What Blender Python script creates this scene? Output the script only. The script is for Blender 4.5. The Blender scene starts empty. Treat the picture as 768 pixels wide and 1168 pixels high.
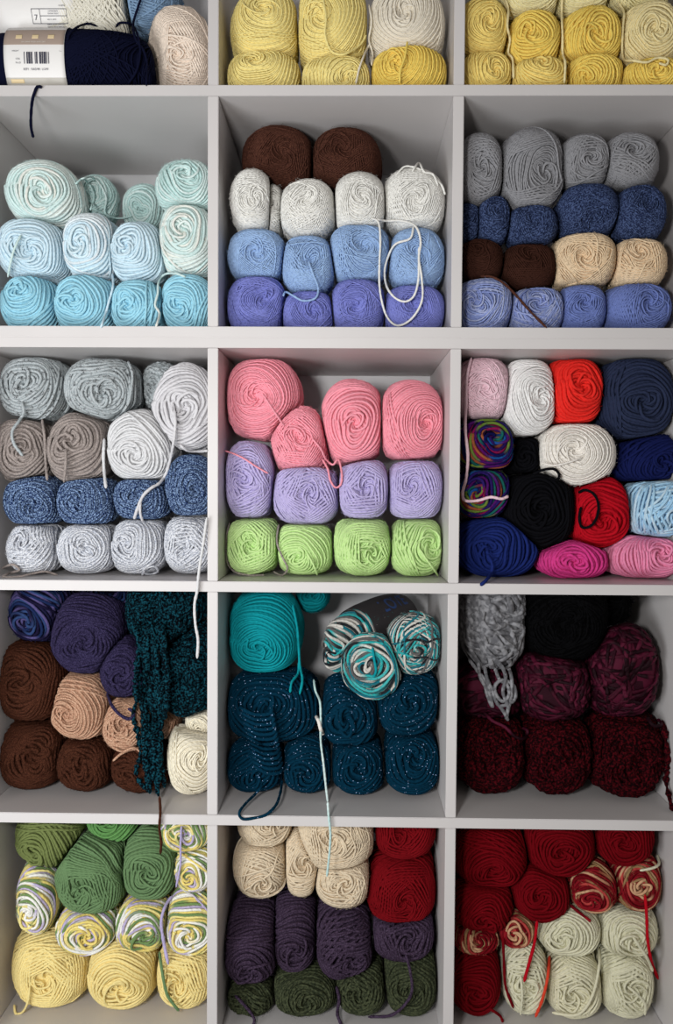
import bpy, math, random
import numpy as np
from mathutils import Vector, Matrix
PI = math.pi
scene = bpy.context.scene
COLL = scene.collection

# ---------------------------------------------------------------- camera
CAMP = np.array([0.023, -1.1713, -0.1669]); PITCH, YAW, ROLL, FPX = -0.0342, 0.0155, -0.0064, 936.9
OZ = 1.3525                   # height of the datum above the floor
def rotm(pitch, yaw, roll):
    cp, sp = math.cos(pitch), math.sin(pitch); cy, sy = math.cos(yaw), math.sin(yaw); cr, sr = math.cos(roll), math.sin(roll)
    return (np.array([[cy, -sy, 0], [sy, cy, 0], [0, 0, 1]]) @ np.array([[1, 0, 0], [0, cp, -sp], [0, sp, cp]])
            @ np.array([[cr, 0, sr], [0, 1, 0], [-sr, 0, cr]]))
RC = rotm(PITCH, YAW, ROLL)
CAMW = CAMP + np.array([0, 0, OZ])
def at(px, py, y):
    """point of the place at depth y behind the shelf front"""
    d = RC @ np.array([(px - 384) / FPX, 1.0, -(py - 584) / FPX])
    s = (y - CAMW[1]) / d[1]
    return CAMW + s * d
cam = bpy.data.cameras.new('camera'); camo = bpy.data.objects.new('camera', cam); COLL.objects.link(camo)
cam.sensor_fit = 'VERTICAL'; cam.sensor_height = 24.0; cam.lens = FPX / 1168 * 24.0
cam.clip_start = 0.05
M = Matrix(((RC[0][0], RC[0][2], -RC[0][1], CAMW[0]), (RC[1][0], RC[1][2], -RC[1][1], CAMW[1]), (RC[2][0], RC[2][2], -RC[2][1], CAMW[2]), (0, 0, 0, 1)))
camo.matrix_world = M
scene.camera = camo
vs = scene.view_settings
scene.display_settings.display_device = 'sRGB'
vs.view_transform = 'Standard'; vs.look = 'None'; vs.gamma = 1.0; vs.use_curve_mapping = False; vs.exposure = 0.0

# ---------------------------------------------------------------- materials
def lin(c): return tuple(((v / 12.92) if v <= 0.04045 else ((v + 0.055) / 1.055) ** 2.4) for v in [x / 255 for x in c]) + (1.0,)
def nd(nt, t, **kw):
    n = nt.nodes.new(t)
    for k, v in kw.items():
        if k.startswith('i_'): n.inputs[k[2:].replace('_', ' ')].default_value = v
        else: setattr(n, k, v)
    return n
def newmat(name):
    m = bpy.data.materials.new(name); m.use_nodes = True; nt = m.node_tree; nt.nodes.clear()
    out = nd(nt, 'ShaderNodeOutputMaterial'); b = nd(nt, 'ShaderNodeBsdfPrincipled')
    nt.links.new(b.outputs[0], out.inputs[0]); return m, nt, b
def mth(nt, op, a, b=None):
    n = nd(nt, 'ShaderNodeMath', operation=op)
    for i, v in enumerate((a, b)):
        if v is None: continue
        if isinstance(v, (int, float)): n.inputs[i].default_value = v
        else: nt.links.new(v, n.inputs[i])
    return n.outputs[0]
def mix(nt, f, a, b, mode='MIX'):
    n = nd(nt, 'ShaderNodeMix', data_type='RGBA', blend_type=mode)
    for k, v in ((0, f), (6, a), (7, b)):
        if isinstance(v, (int, float, tuple)): n.inputs[k].default_value = v
        else: nt.links.new(v, n.inputs[k])
    return n.outputs[2]
def ramp(nt, fac, stops, interp='LINEAR'):
    r = nd(nt, 'ShaderNodeValToRGB'); r.color_ramp.interpolation = interp; e = r.color_ramp.elements
    while len(e) < len(stops): e.new(0.5)
    for k, (p, c) in enumerate(stops): e[k].position = p; e[k].color = c
    nt.links.new(fac, r.inputs[0]); return r.outputs[0]

def pale(c):
    k = min(1, max(0, (max(c[:3]) - .1) / .4)) * .6
    return tuple(v * (1 + k) / (1 + k * v) for v in c[:3]) + (1.0,)
def yarn_mat(name, spec):
    kind, cols = spec[0], [pale(lin(c)) for c in spec[1]]
    o = spec[2] if len(spec) > 2 else {}
    m, nt, b = newmat('yarn_' + name)
    uv = nd(nt, 'ShaderNodeUVMap', uv_map='UVMap'); sp = nd(nt, 'ShaderNodeSeparateXYZ'); nt.links.new(uv.outputs[0], sp.inputs[0])
    u, v = sp.outputs[0], sp.outputs[1]                         # u = metres along the strand, v = turns round it
    tc = nd(nt, 'ShaderNodeTexCoord')
    def noise(scale, detail=2.0, vec=None):
        n = nd(nt, 'ShaderNodeTexNoise'); n.inputs['Scale'].default_value = scale; n.inputs['Detail'].default_value = detail
        nt.links.new(vec if vec is not None else tc.outputs['Object'], n.inputs['Vector']); return n.outputs[0]
    if kind == 'plain':
        col = cols[0]
    elif kind == 'heather':
        col = ramp(nt, noise(o.get('s', 500), 1.0), [(o.get('a', .42), cols[0]), (o.get('b', .58), cols[1])])
    elif kind == 'fleck':                                        # occasional dark or light dots along the strand
        col = ramp(nt, noise(o.get('s', 260), 0.5), [(o.get('a', .60), cols[0]), (o.get('a', .60) + .05, cols[1])])
        if len(cols) > 2:
            col = mix(nt, ramp(nt, noise(900, 1.0), [(.4, (0, 0, 0, 1)), (.65, (1, 1, 1, 1))]), col, cols[2])
    elif kind == 'var':                                          # dyed in lengths
        L = o.get('L', .5); uu = mth(nt, 'ADD', u, mth(nt, 'MULTIPLY', noise(20, 1.0), L * .15))
        f = mth(nt, 'FRACT', mth(nt, 'DIVIDE', uu, L)); k = len(cols); st = []
        for i in range(k): st += [(i / k, cols[i]), ((i + .82) / k, cols[i])]
        col = ramp(nt, f, st)
    # slight unevenness of the dye from strand to strand
    cx = nd(nt, 'ShaderNodeCombineXYZ'); nt.links.new(mth(nt, 'MULTIPLY', u, 9.0), cx.inputs[0])
    jit = ramp(nt, noise(1.0, 2.0, cx.outputs[0]), [(.3, (.86, .86, .86, 1)), (.7, (1, 1, 1, 1))])
    col = mix(nt, 1.0, col, jit, 'MULTIPLY')
    nt.links.new(col, b.inputs['Base Color'])
    b.inputs['Roughness'].default_value = o.get('rough', .9)
    b.inputs['Specular IOR Level'].default_value = o.get('spec', .05)
    b.inputs['Sheen Weight'].default_value = o.get('sheen', .25); b.inputs['Sheen Tint'].default_value = cols[0]; b.inputs['Sheen Roughness'].default_value = .5
    # plied twist + fibre fuzz
    tw = o.get('tw', 140.0)
    w = mth(nt, 'SINE', mth(nt, 'MULTIPLY', mth(nt, 'ADD', mth(nt, 'MULTIPLY', u, tw), mth(nt, 'MULTIPLY', v, 2.0)), 2 * PI))
    h = mth(nt, 'ADD', mth(nt, 'MULTIPLY', w, .35), mth(nt, 'MULTIPLY', noise(1400, 3.0), o.get('fz', 1.2)))
    bp = nd(nt, 'ShaderNodeBump'); bp.inputs['Strength'].default_value = o.get('bump', .55); bp.inputs['Distance'].default_value = .0008
    nt.links.new(h, bp.inputs['Height']); nt.links.new(bp.outputs[0], b.inputs['Normal'])
    if o.get('glit'):
        vo = nd(nt, 'ShaderNodeTexVoronoi', feature='F1'); vo.inputs['Scale'].default_value = 420; nt.links.new(tc.outputs['Object'], vo.inputs['Vector'])
        sc_ = nd(nt, 'ShaderNodeSeparateColor'); nt.links.new(vo.outputs['Color'], sc_.inputs[0])
        g = mth(nt, 'MULTIPLY', mth(nt, 'GREATER_THAN', sc_.outputs[0], .88), mth(nt, 'LESS_THAN', vo.outputs['Distance'], .30))
        nt.links.new(g, b.inputs['Metallic'])
        nt.links.new(mix(nt, g, col, lin((190, 215, 255))), b.inputs['Base Color'])
        nt.links.new(mth(nt, 'SUBTRACT', .9, mth(nt, 'MULTIPLY', g, .35)), b.inputs['Roughness'])
    return m
P, H, F, V = 'plain', 'heather', 'fleck', 'var'
YC = {
 'yellow_warm': (P, [(255, 218, 116)]), 'yellow': (P, [(255, 229, 136)]), 'yellow_deep': (P, [(255, 212, 96)]), 'pale_yellow': (P, [(250, 236, 170)]), 'ivory': (P, [(240, 228, 205)]), 'peach_cream': (P, [(246, 222, 200)]),
 'cream_skein': (P, [(238, 232, 212)]), 'navy': (P, [(16, 19, 42)]), 'dusty_blue': (P, [(120, 150, 185)]), 'cream_peachy': (P, [(248, 226, 160)]),
 'mint': (V, [(206, 236, 232), (222, 238, 232), (200, 230, 226), (230, 232, 222)], {'L': .55}), 'mint_deep': (V, [(190, 226, 222), (208, 234, 230), (182, 220, 216)], {'L': .4}),
 'ice': (P, [(200, 230, 246)]), 'ice_pale': (V, [(206, 234, 246), (226, 238, 244), (196, 228, 246)], {'L': .5}), 'aqua': (P, [(144, 206, 230)]),
 'brown': (H, [(74, 44, 36), (92, 58, 46)]), 'white': (P, [(240, 238, 230)]), 'sky': (P, [(140, 172, 222)]), 'periwinkle': (P, [(112, 118, 196)]), 'thread_white': (P, [(235, 232, 228)]),
 'grey': (P, [(142, 142, 146)]), 'navy_heather': (H, [(40, 50, 82), (76, 92, 132)], {'s': 420}), 'dark_brown': (P, [(64, 38, 30)]), 'tan': (P, [(238, 202, 160)]), 'denim': (V, [(122, 138, 196), (140, 152, 204), (116, 130, 190), (150, 160, 200)], {'L': .6}), 'denim_deep': (P, [(100, 116, 180)]),
 'grey_tweed': (F, [(150, 160, 164), (40, 46, 54), (184, 190, 192)], {'s': 190, 'a': .60}), 'taupe': (H, [(138, 128, 124), (160, 148, 142)]), 'light_grey': (P, [(208, 206, 210)]), 'pale_grey': (P, [(214, 214, 216)]),
 'navy_tweed': (H, [(26, 44, 88), (120, 146, 186)], {'s': 560, 'a': .44, 'b': .60}), 'silver_tweed': (H, [(150, 156, 170), (222, 224, 230)], {'s': 600, 'a': .36, 'b': .56}),
 'pink': (P, [(255, 144, 160)]), 'lilac': (P, [(176, 164, 216)]), 'lime': (P, [(186, 226, 138)]),
 'pale_pink': (P, [(246, 198, 212)]), 'soft_white': (P, [(242, 240, 238)]), 'red': (P, [(236, 40, 34)]), 'navy_grey': (P, [(46, 54, 80)]), 'rainbow': (V, [(44, 28, 100), (130, 20, 70), (26, 96, 90), (18, 20, 80), (104, 130, 50), (76, 20, 96), (24, 74, 140), (12, 12, 36), (150, 80, 50), (40, 24, 90)], {'L': .62}),
 'warm_white': (P, [(246, 238, 226)]), 'deep_navy': (P, [(24, 32, 84)]), 'black': (P, [(14, 14, 18)]), 'crimson': (P, [(176, 14, 28)]), 'baby_blue': (V, [(160, 208, 244), (186, 222, 246), (150, 200, 240)], {'L': .3}), 'royal': (P, [(28, 42, 104)]), 'magenta': (P, [(204, 52, 120)]), 'rose': (P, [(240, 128, 166)]),
 'indigo_var': (V, [(30, 30, 60), (48, 68, 112), (26, 22, 50), (84, 76, 124), (28, 42, 82)], {'L': .5}), 'purple_chenille': (H, [(44, 38, 68), (74, 66, 104)], {'s': 700, 'fz': 3, 'bump': 1}), 'teal_boucle': (H, [(5, 9, 16), (24, 86, 102)], {'s': 330, 'a': .45, 'b': .66, 'fz': 3, 'bump': 1}),
 'choc_chenille': (H, [(66, 36, 26), (98, 58, 42)], {'s': 700, 'fz': 3, 'bump': 1}), 'tan_chenille': (H, [(168, 120, 96), (206, 160, 130)], {'s': 600, 'fz': 3}), 'cream': (P, [(242, 230, 200)]),
 'teal': (P, [(16, 140, 150)]), 'teal_var': (V, [(205, 200, 190), (40, 160, 160), (30, 36, 42), (96, 94, 94), (60, 170, 170), (190, 186, 178), (24, 30, 36), (20, 110, 125)], {'L': .72}), 'petrol': (P, [(5, 50, 72)], {'glit': 1, 'bump': .9}),
 'silver_ribbon': (H, [(104, 104, 108), (140, 140, 144)], {'s': 120, 'rough': .6, 'spec': .2}), 'black_fur': (P, [(10, 10, 12)], {'bump': 1}), 'wine_ribbon': (V, [(44, 6, 22), (84, 20, 44), (30, 4, 14), (64, 12, 32)], {'L': .16, 'rough': .6, 'spec': .12, 'sheen': .1}), 'burgundy_boucle': (H, [(26, 6, 10), (98, 16, 26)], {'s': 300, 'a': .42, 'b': .68, 'fz': 3, 'bump': 1}),
 'olive': (P, [(116, 128, 76)]), 'green_bright': (P, [(96, 146, 82)]), 'sage': (P, [(104, 134, 92)]), 'spring_var': (V, [(250, 248, 240), (246, 214, 110), (110, 140, 84), (178, 164, 206), (250, 248, 240), (240, 210, 110), (112, 142, 84), (246, 224, 130)], {'L': .66}), 'butter': (P, [(252, 222, 138)]),
 'oat': (P, [(226, 202, 168)]), 'wine_red': (P, [(120, 14, 22)]), 'plum': (H, [(56, 43, 60), (80, 65, 86)]), 'moss': (H, [(54, 60, 44), (80, 86, 62)], {'s': 300}),
 'dark_red': (P, [(112, 8, 18)]), 'red_var': (V, [(140, 26, 34), (178, 62, 58), (118, 16, 26), (150, 118, 80), (132, 22, 32), (200, 150, 112), (112, 14, 24)], {'L': .5}), 'celery': (P, [(222, 218, 182)]), 'celery_warm': (P, [(228, 222, 184)]), 'orange_red': (P, [(220, 60, 40)]),
}
_mc = {}
def ym(k):
    if k not in _mc: _mc[k] = yarn_mat(k, YC[k])
    return _mc[k]
def flat_mat(name, c, rough=.6, spec=.3, bump=0.0):
    m, nt, b = newmat(name)
    tc = nd(nt, 'ShaderNodeTexCoord'); n = nd(nt, 'ShaderNodeTexNoise'); n.inputs['Scale'].default_value = 6; n.inputs['Detail'].default_value = 4
    nt.links.new(tc.outputs['Object'], n.inputs['Vector'])
    c = lin(c); d = tuple(x * .95 for x in c[:3]) + (1,)
    nt.links.new(ramp(nt, n.outputs[0], [(.3, d), (.7, c)]), b.inputs['Base Color'])
    b.inputs['Roughness'].default_value = rough; b.inputs['Specular IOR Level'].default_value = spec
    if bump:
        n2 = nd(nt, 'ShaderNodeTexNoise'); n2.inputs['Scale'].default_value = 300; nt.links.new(tc.outputs['Object'], n2.inputs['Vector'])
        bp = nd(nt, 'ShaderNodeBump'); bp.inputs['Strength'].default_value = bump; bp.inputs['Distance'].default_value = .001
        nt.links.new(n2.outputs[0], bp.inputs['Height']); nt.links.new(bp.outputs[0], b.inputs['Normal'])
    return m

# ---------------------------------------------------------------- mesh helpers
def mesh_np(name, V_, Q, mat, UV=None, smooth=True):
    me = bpy.data.meshes.new(name); V_ = np.asarray(V_, np.float32); Q = np.asarray(Q, np.int32)
    k = Q.shape[1]; n = len(Q)
    me.vertices.add(len(V_)); me.vertices.foreach_set('co', V_.ravel())
    me.loops.add(n * k); me.loops.foreach_set('vertex_index', Q.ravel())
    me.polygons.add(n); me.polygons.foreach_set('loop_start', np.arange(0, n * k, k, dtype=np.int32))
    try: me.polygons.foreach_set('loop_total', np.full(n, k, np.int32))
    except Exception: pass
    if smooth: me.polygons.foreach_set('use_smooth', np.ones(n, bool))
    if UV is not None:
        l = me.uv_layers.new(name='UVMap'); l.data.foreach_set('uv', np.asarray(UV, np.float32).ravel())
    me.materials.append(mat); me.update(calc_edges=True); return me
def link(name, me, parent=None, loc=None):
    o = bpy.data.objects.new(name, me); COLL.objects.link(o)
    if parent is not None: o.parent = parent
    if loc is not None: o.location = loc
    return o
def tag(o, label=None, cat=None, group=None, kind=None):
    for k, v in (('label', label), ('category', cat), ('group', group), ('kind', kind)):
        if v: o[k] = v
    return o
class Geo:
    """collects tubes and patches"""
    def __init__(s): s.V, s.Q, s.U, s.n = [], [], [], 0
    def add(s, V_, Q, U): s.V.append(V_); s.Q.append(Q + s.n); s.U.append(U); s.n += len(V_)
    def mesh(s, name, mat, origin):
        return mesh_np(name, np.concatenate(s.V) - origin, np.concatenate(s.Q), mat, np.concatenate(s.U))
def tubes(G, Pt, r, up, sides=5, flat=1.0, u0=0.0, rmod=None):
    """Pt (A,K,3) centre lines, up (A,K,3) outward directions, r radius; flat < 1 squashes along up"""
    A, K, _ = Pt.shape
    T = np.gradient(Pt, axis=1); T /= np.linalg.norm(T, axis=2, keepdims=True) + 1e-12
    B = np.cross(T, up); B /= np.linalg.norm(B, axis=2, keepdims=True) + 1e-12
    N = np.cross(B, T)
    a = np.arange(sides) / sides * 2 * PI + PI / sides
    rr = np.full((A, K), r) if rmod is None else r * rmod
    ring = Pt[:, :, None, :] + rr[:, :, None, None] * (np.cos(a)[None, None, :, None] * B[:, :, None, :] + flat * np.sin(a)[None, None, :, None] * N[:, :, None, :])
    seg = np.linalg.norm(np.diff(Pt, axis=1), axis=2); u = np.concatenate([np.zeros((A, 1)), np.cumsum(seg, 1)], 1)
    start = u0 + np.concatenate([[0], np.cumsum(u[:, -1])[:-1]])
    u = u + start[:, None]
    idx = np.arange(A * K * sides).reshape(A, K, sides)
    i0, i1 = idx[:, :-1], idx[:, 1:]
    Q = np.stack([i0, np.roll(i0, -1, 2), np.roll(i1, -1, 2), i1], -1).reshape(-1, 4)
    s0 = np.arange(sides) / sides; s1 = (np.arange(sides) + 1) / sides
    ua, ub = u[:, :-1, None] + 0 * s0, u[:, 1:, None] + 0 * s0
    v0, v1 = s0 + 0 * ua, s1 + 0 * ua
    U = np.stack([np.stack([ua, v0], -1), np.stack([ua, v1], -1), np.stack([ub, v1], -1), np.stack([ub, v0], -1)], 3).reshape(-1, 2)
    G.add(ring.reshape(-1, 3), Q, U)
def unit(v): return v / (np.linalg.norm(v, axis=-1, keepdims=True) + 1e-12)
def vnoise(rng, k=4, lo=1.5, hi=4.0):
    W = rng.normal(size=(k, 3)); W = unit(W) * rng.uniform(lo, hi, (k, 1)); ph = rng.uniform(0, 2 * PI, k)
    return lambda d: np.sin(d @ W.T + ph).sum(-1) / math.sqrt(k)

# ---------------------------------------------------------------- the shelf grid
T_, INW, DEP = .015, .33, .30
XL = [-.5175 - .0, -.165, .180 + 0]                       # inner left faces of the three columns
XC = [(-.51 + 0, -.18), (-.165, .165), (.18, .51)]        # inner x range of each column
ZC = {0: (.3925, .7225), 1: (.0554, .3775), 2: (-.3078, .0254), 3: (-.6475, -.3228), 4: (-.9925, -.6625), 5: (-1.3375, -1.0075)}
ZC = {k: (a + OZ, b + OZ) for k, (a, b) in ZC.items()}
wm = flat_mat('white_melamine', (211, 207, 206), .45, .4, .03)
wb = flat_mat('white_backing_board', (222, 222, 224), .35, .45)
def box(name, lo, hi, mat, parent=None, bev=.0008, off=None):
    import bmesh
    bm = bmesh.new(); bmesh.ops.create_cube(bm, size=1)
    lo, hi = np.array(lo), np.array(hi)
    o = np.array(off) if off is not None else (lo + hi) / 2 * 0
    for v in bm.verts: v.co = Vector(tuple(lo + (np.array(v.co) + .5) * (hi - lo) - o))
    if bev: bmesh.ops.bevel(bm, geom=bm.edges[:], offset=bev, segments=2, affect='EDGES')
    me = bpy.data.meshes.new(name); bm.to_mesh(me); bm.free(); me.materials.append(mat)
    ob = link(name, me, parent)
    if off is not None and parent is None: ob.location = tuple(o)
    return ob
def shelf_unit(rows, label):
    zb, zt = ZC[rows[-1]][0] - T_, ZC[rows[0]][1] + T_
    e = bpy.data.objects.new('cube_shelf', None); COLL.objects.link(e); e.location = (0, 0, zb)
    tag(e, label, 'shelf')
    o = (0, 0, zb)
    g = .0004
    box('side_panel', (-.525, 0, zb + T_ + g), (-.51, DEP, zt - T_ - g), wm, e, off=o); box('side_panel', (.51, 0, zb + T_ + g), (.525, DEP, zt - T_ - g), wm, e, off=o)
    box('top_board', (-.525, 0, zt - T_), (.525, DEP, zt), wm, e, off=o); box('bottom_board', (-.525, 0, zb), (.525, DEP, zb + T_), wm, e, off=o)
    for k in rows[1:]:
        box('shelf_board', (-.51 + g, 0, ZC[k][1]), (.51 - g, DEP - .004, ZC[k][1] + T_), wm, e, off=o)
    for k in rows:
        for x in (-.18, .165):
            box('divider', (x, .0006, ZC[k][0] + g), (x + T_, DEP - .004, ZC[k][1] - g), wm, e, off=o)
    box('back_panel', (-.52, DEP, zb + .004), (.52, DEP + .004, zt - .004), wb, e, 0, off=o)
    return e
# ---------------------------------------------------------------- yarn balls
rng0 = np.random.default_rng(7)
TIP = {0: .012, 1: .022, 2: .035, 3: .045, 4: .045}
STY = {'coil': dict(t=.0042, band=2), 'fcoil': dict(t=.0026, band=3), 'swirl': dict(t=.0034), 'wraps': dict(t=.0021), 'boucle': dict(t=.0068), 'chen': dict(t=.0050), 'ribbon': dict(t=.0080), 'fur': dict(t=.0030)}
balls = []
class Ball: pass
def B(cub, x0, x1, y0, y1, col, sty, label, group=None, t=None, D=0.0, L=None, f=0, ax=None, tilt=(0, 0), sq=2.25, hole=.3, tuft=1, name='yarn_ball', cat='yarn ball', tip=None, pole=None):
    """one ball from the extents of its near end; cub = (column, row)"""
    b = Ball(); i = len(balls); b.i = i; b.rng = np.random.default_rng(100 + i * 17)
    b.__dict__.update(cub=cub, col=col, sty=sty, label=label, group=group, sq=sq, hole=hole, tuft=tuft, name=name, cat=cat, ax=ax, pole=pole)
    b.t = t or STY[sty]['t']
    tip = (TIP[cub[1]] + b.rng.uniform(-.006, .006)) if tip is None else tip
    tip += D
    w0 = (x1 - x0) / 2 / 800; 
    ysil = tip + min(.025, .6 * w0)
    p0 = at(x0, (y0 + y1) / 2, ysil); p1 = at(x1, (y0 + y1) / 2, ysil); q0 = at((x0 + x1) / 2, y0, ysil); q1 = at((x0 + x1) / 2, y1, ysil)
    xa, xb, za, zb = p0[0], p1[0], q1[2], q0[2]
    X0, X1 = XC[cub[0]]; Z0, Z1 = ZC[cub[1]]
    if f: za = Z0 + .0006
    za = max(za, Z0 + .0005)
    rx, rz = (xb - xa) / 2 * 1.10 + .0008, (zb - za) / 2 * 1.09 + .0008
    cx, cz = (xa + xb) / 2, (za + zb) / 2 + (.02 * (zb - za) / 2 if f else 0)
    if ax == 'x':                                             # lies on its side, long axis along the shelf
        ry = rx; rx = rz * .95; yc = tip + rx
        b.R = np.array([[0, 1, 0], [-1, 0, 0], [0, 0, 1]], float).T
        b.rad = np.array([rx, ry, rz])
    else:
        ry = L or min(.085, max(.055, 1.5 * (rx + rz) / 2)); yc = tip + ry
        b.R = rotm(tilt[0], tilt[1], 0); b.rad = np.array([rx, ry, rz])
        off = b.R @ np.array([0, ry, 0])
        cx += off[0]; cz += off[2]; yc = tip + off[1]
    b.c = np.array([cx, yc, cz]); b.planes = []
    balls.append(b); b.tails = []; return b
def rad0(b, d):
    dl = np.abs(d @ b.R) / b.rad
    q = b.sq; m = 2.5
    cs = dl[..., 0] ** q + dl[..., 2] ** q
    if b.ax == 'x': m = 4.0
    return (cs ** (m / q) + dl[..., 1] ** m) ** (-1 / m)
def surf(b, d, lump=True):
    r = rad0(b, d)
    if lump:
        r = r * (1 + .018 * b.ln(d))
        if b.hole: r = r * (1 - .16 * b.hole / .25 * np.exp(-((1 - d @ b.pd) / .035)))
    if b.planes:
        s = r ** -22.0
        for n, h in b.planes:
            k = np.maximum(d @ n, 1e-4); s = s + (h / k) ** -22.0
        r = s ** (-1 / 22.0)
    return r
def setup():
    for b in balls:
        b.ln = vnoise(b.rng, 5, 1.5, 4.5)
        g = b.rng.normal(size=3) * .13
        if b.pole is not None: g = np.array([b.pole[0], 0, b.pole[1]])
        b.pd = unit(b.R @ unit(np.array([g[0], -1, g[2]])))
        if b.ax == 'x': b.pd = unit(b.R @ unit(np.array([g[0] * .5, -1, g[2] * .5])))
        X0, X1 = XC[b.cub[0]]; Z0, Z1 = ZC[b.cub[1]]; m = .0012
        for n, v in (((-1, 0, 0), -X0), ((1, 0, 0), X1), ((0, 0, -1), -Z0), ((0, 0, 1), Z1), ((0, 1, 0), DEP)):
            n = np.array(n, float); h = v - n @ b.c - m
            if n[2] == -1: h = v - n @ b.c - .0004
            b.planes.append((n, max(h, .004)))
    for i, a in enumerate(balls):
        for b in balls[i + 1:]:
            if a.cub != b.cub: continue
            v = b.c - a.c; L = np.linalg.norm(v); u = v / L
            if L > a.rad.max() + b.rad.max(): continue
            ra, rb = rad0(a, u[None])[0], rad0(b, -u[None])[0]
            n = u; s = ra + rb - L
            for _ in range(3):
                mpt = a.c + u * (ra - s / 2)
                def grad(q, p):
                    e = 1e-4; f = lambda w: np.linalg.norm(w - q.c) / rad0(q, unit(w - q.c)[None])[0]
                    return unit(np.array([f(p + np.eye(3)[k] * e) - f(p - np.eye(3)[k] * e) for k in range(3)]))
                n = unit(grad(a, mpt) - grad(b, mpt))
            if n @ u < .35: n = unit(n + u * .8)
            # separating plane through the middle of the common zone
            h = n @ (mpt - a.c); h2 = -n @ (mpt - b.c)
            if h < .008 or h2 < .008:
                tot = n @ v; h = tot * ra / (ra + rb); h2 = tot - h
            # skip if the two bodies stay clear of the plane anyway
            a.planes.append((n, max(h - .0009, .004))); b.planes.append((-n, max(h2 - .0009, .004)))
def arcs(b, G, A, off, r, sides, warp=.03, cut=.45, rmod=None, flat=1.0, up=None):
    """A (n,k,3) unit directions wound on the body"""
    d = A
    if warp:
        wv = np.stack([b.w1(d), b.w2(d), b.w3(d)], -1) * warp; d = unit(d + wv)
    R_ = surf(b, d) + off
    tubes(G, b.c + d * R_[..., None], r, d, sides, flat, b.u0, rmod); b.u0 += 3.7
def coil_dirs(b, t, th0=.05, th1=2.0, per=36, wob=.35):
    pd = b.pd; a = unit(np.cross(pd, [0.2, 0.1, 1.0])); c = np.cross(pd, a)
    th = np.linspace(th0, th1, 240); prof = []
    for ph in np.arange(8) / 8 * 2 * PI:
        d = np.cos(th)[:, None] * pd + np.sin(th)[:, None] * (math.cos(ph) * a + math.sin(ph) * c)
        p = d * surf(b, d)[:, None]; prof.append(np.concatenate([[0], np.cumsum(np.linalg.norm(np.diff(p, axis=0), axis=1))]))
    s = np.mean(prof, 0); turns = s[-1] / (t * .93); n = int(turns * per)
    k = np.linspace(0, 1, n); ang = k * turns * 2 * PI
    ring = np.floor(k * turns + 1e-6)
    jr = b.rng.normal(size=int(turns) + 3) * wob * t * .35
    fr = k * turns - ring; j = jr[ring.astype(int)] * (1 - fr) + jr[ring.astype(int) + 1] * fr
    e1, e2 = b.rng.uniform(0, 2 * PI, 2)
    ss = k * s[-1] + j + t * wob * 1.6 * np.sin(2 * ang + e1 + k * 9) + t * wob * 1.2 * np.sin(3 * ang + e2 - k * 14)
    thv = np.interp(np.clip(ss, 0, s[-1]), s, th)
    d = np.cos(thv)[:, None] * pd + np.sin(thv)[:, None] * (np.cos(ang)[:, None] * a + np.sin(ang)[:, None] * c)
    return d, k * turns
def loops(b, n, h0, h1, az0=None, step=None, K=44, span=1.9, base=None):
    """arcs of great circles whose plane passes h radians beside the pole"""
    pd = b.pd if base is None else base; a = unit(np.cross(pd, [0.3, 0.2, 1.0])); c = np.cross(pd, a)
    az = (b.rng.uniform(0, 2 * PI, n) if az0 is None else az0 + step * np.arange(n))
    h = h0 + (h1 - h0) * (b.rng.random(n) if az0 is None else np.linspace(0, 1, n))
    side = np.cos(az)[:, None] * a + np.sin(az)[:, None] * c
    tang = -np.sin(az)[:, None] * a + np.cos(az)[:, None] * c
    mid = np.cos(h)[:, None] * pd + np.sin(h)[:, None] * side
    s = np.linspace(-span, span, K)
    s = np.sign(s) * np.abs(s / span) ** 1.15 * span
    return np.cos(s)[None, :, None] * mid[:, None] + np.sin(s)[None, :, None] * tang[:, None]
def filler(b, G, off, seg=30):
    th = np.linspace(0, PI, seg // 2 + 1); ph = np.arange(seg) / seg * 2 * PI
    TH, PH = np.meshgrid(th, ph, indexing='ij')
    d = np.stack([np.sin(TH) * np.cos(PH), np.sin(TH) * np.sin(PH), np.cos(TH)], -1)
    Pp = b.c + d * (surf(b, d) + off)[..., None]
    idx = np.arange(TH.size).reshape(TH.shape)
    Q = np.stack([idx[:-1], np.roll(idx, -1, 1)[:-1], np.roll(idx, -1, 1)[1:], idx[1:]], -1)[..., ::-1].reshape(-1, 4)
    U = np.zeros((len(Q) * 4, 2)); U[:, 0] = np.repeat(b.rng.uniform(0, .05, len(Q)), 4)
    G.add(Pp.reshape(-1, 3), Q, U)
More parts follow.
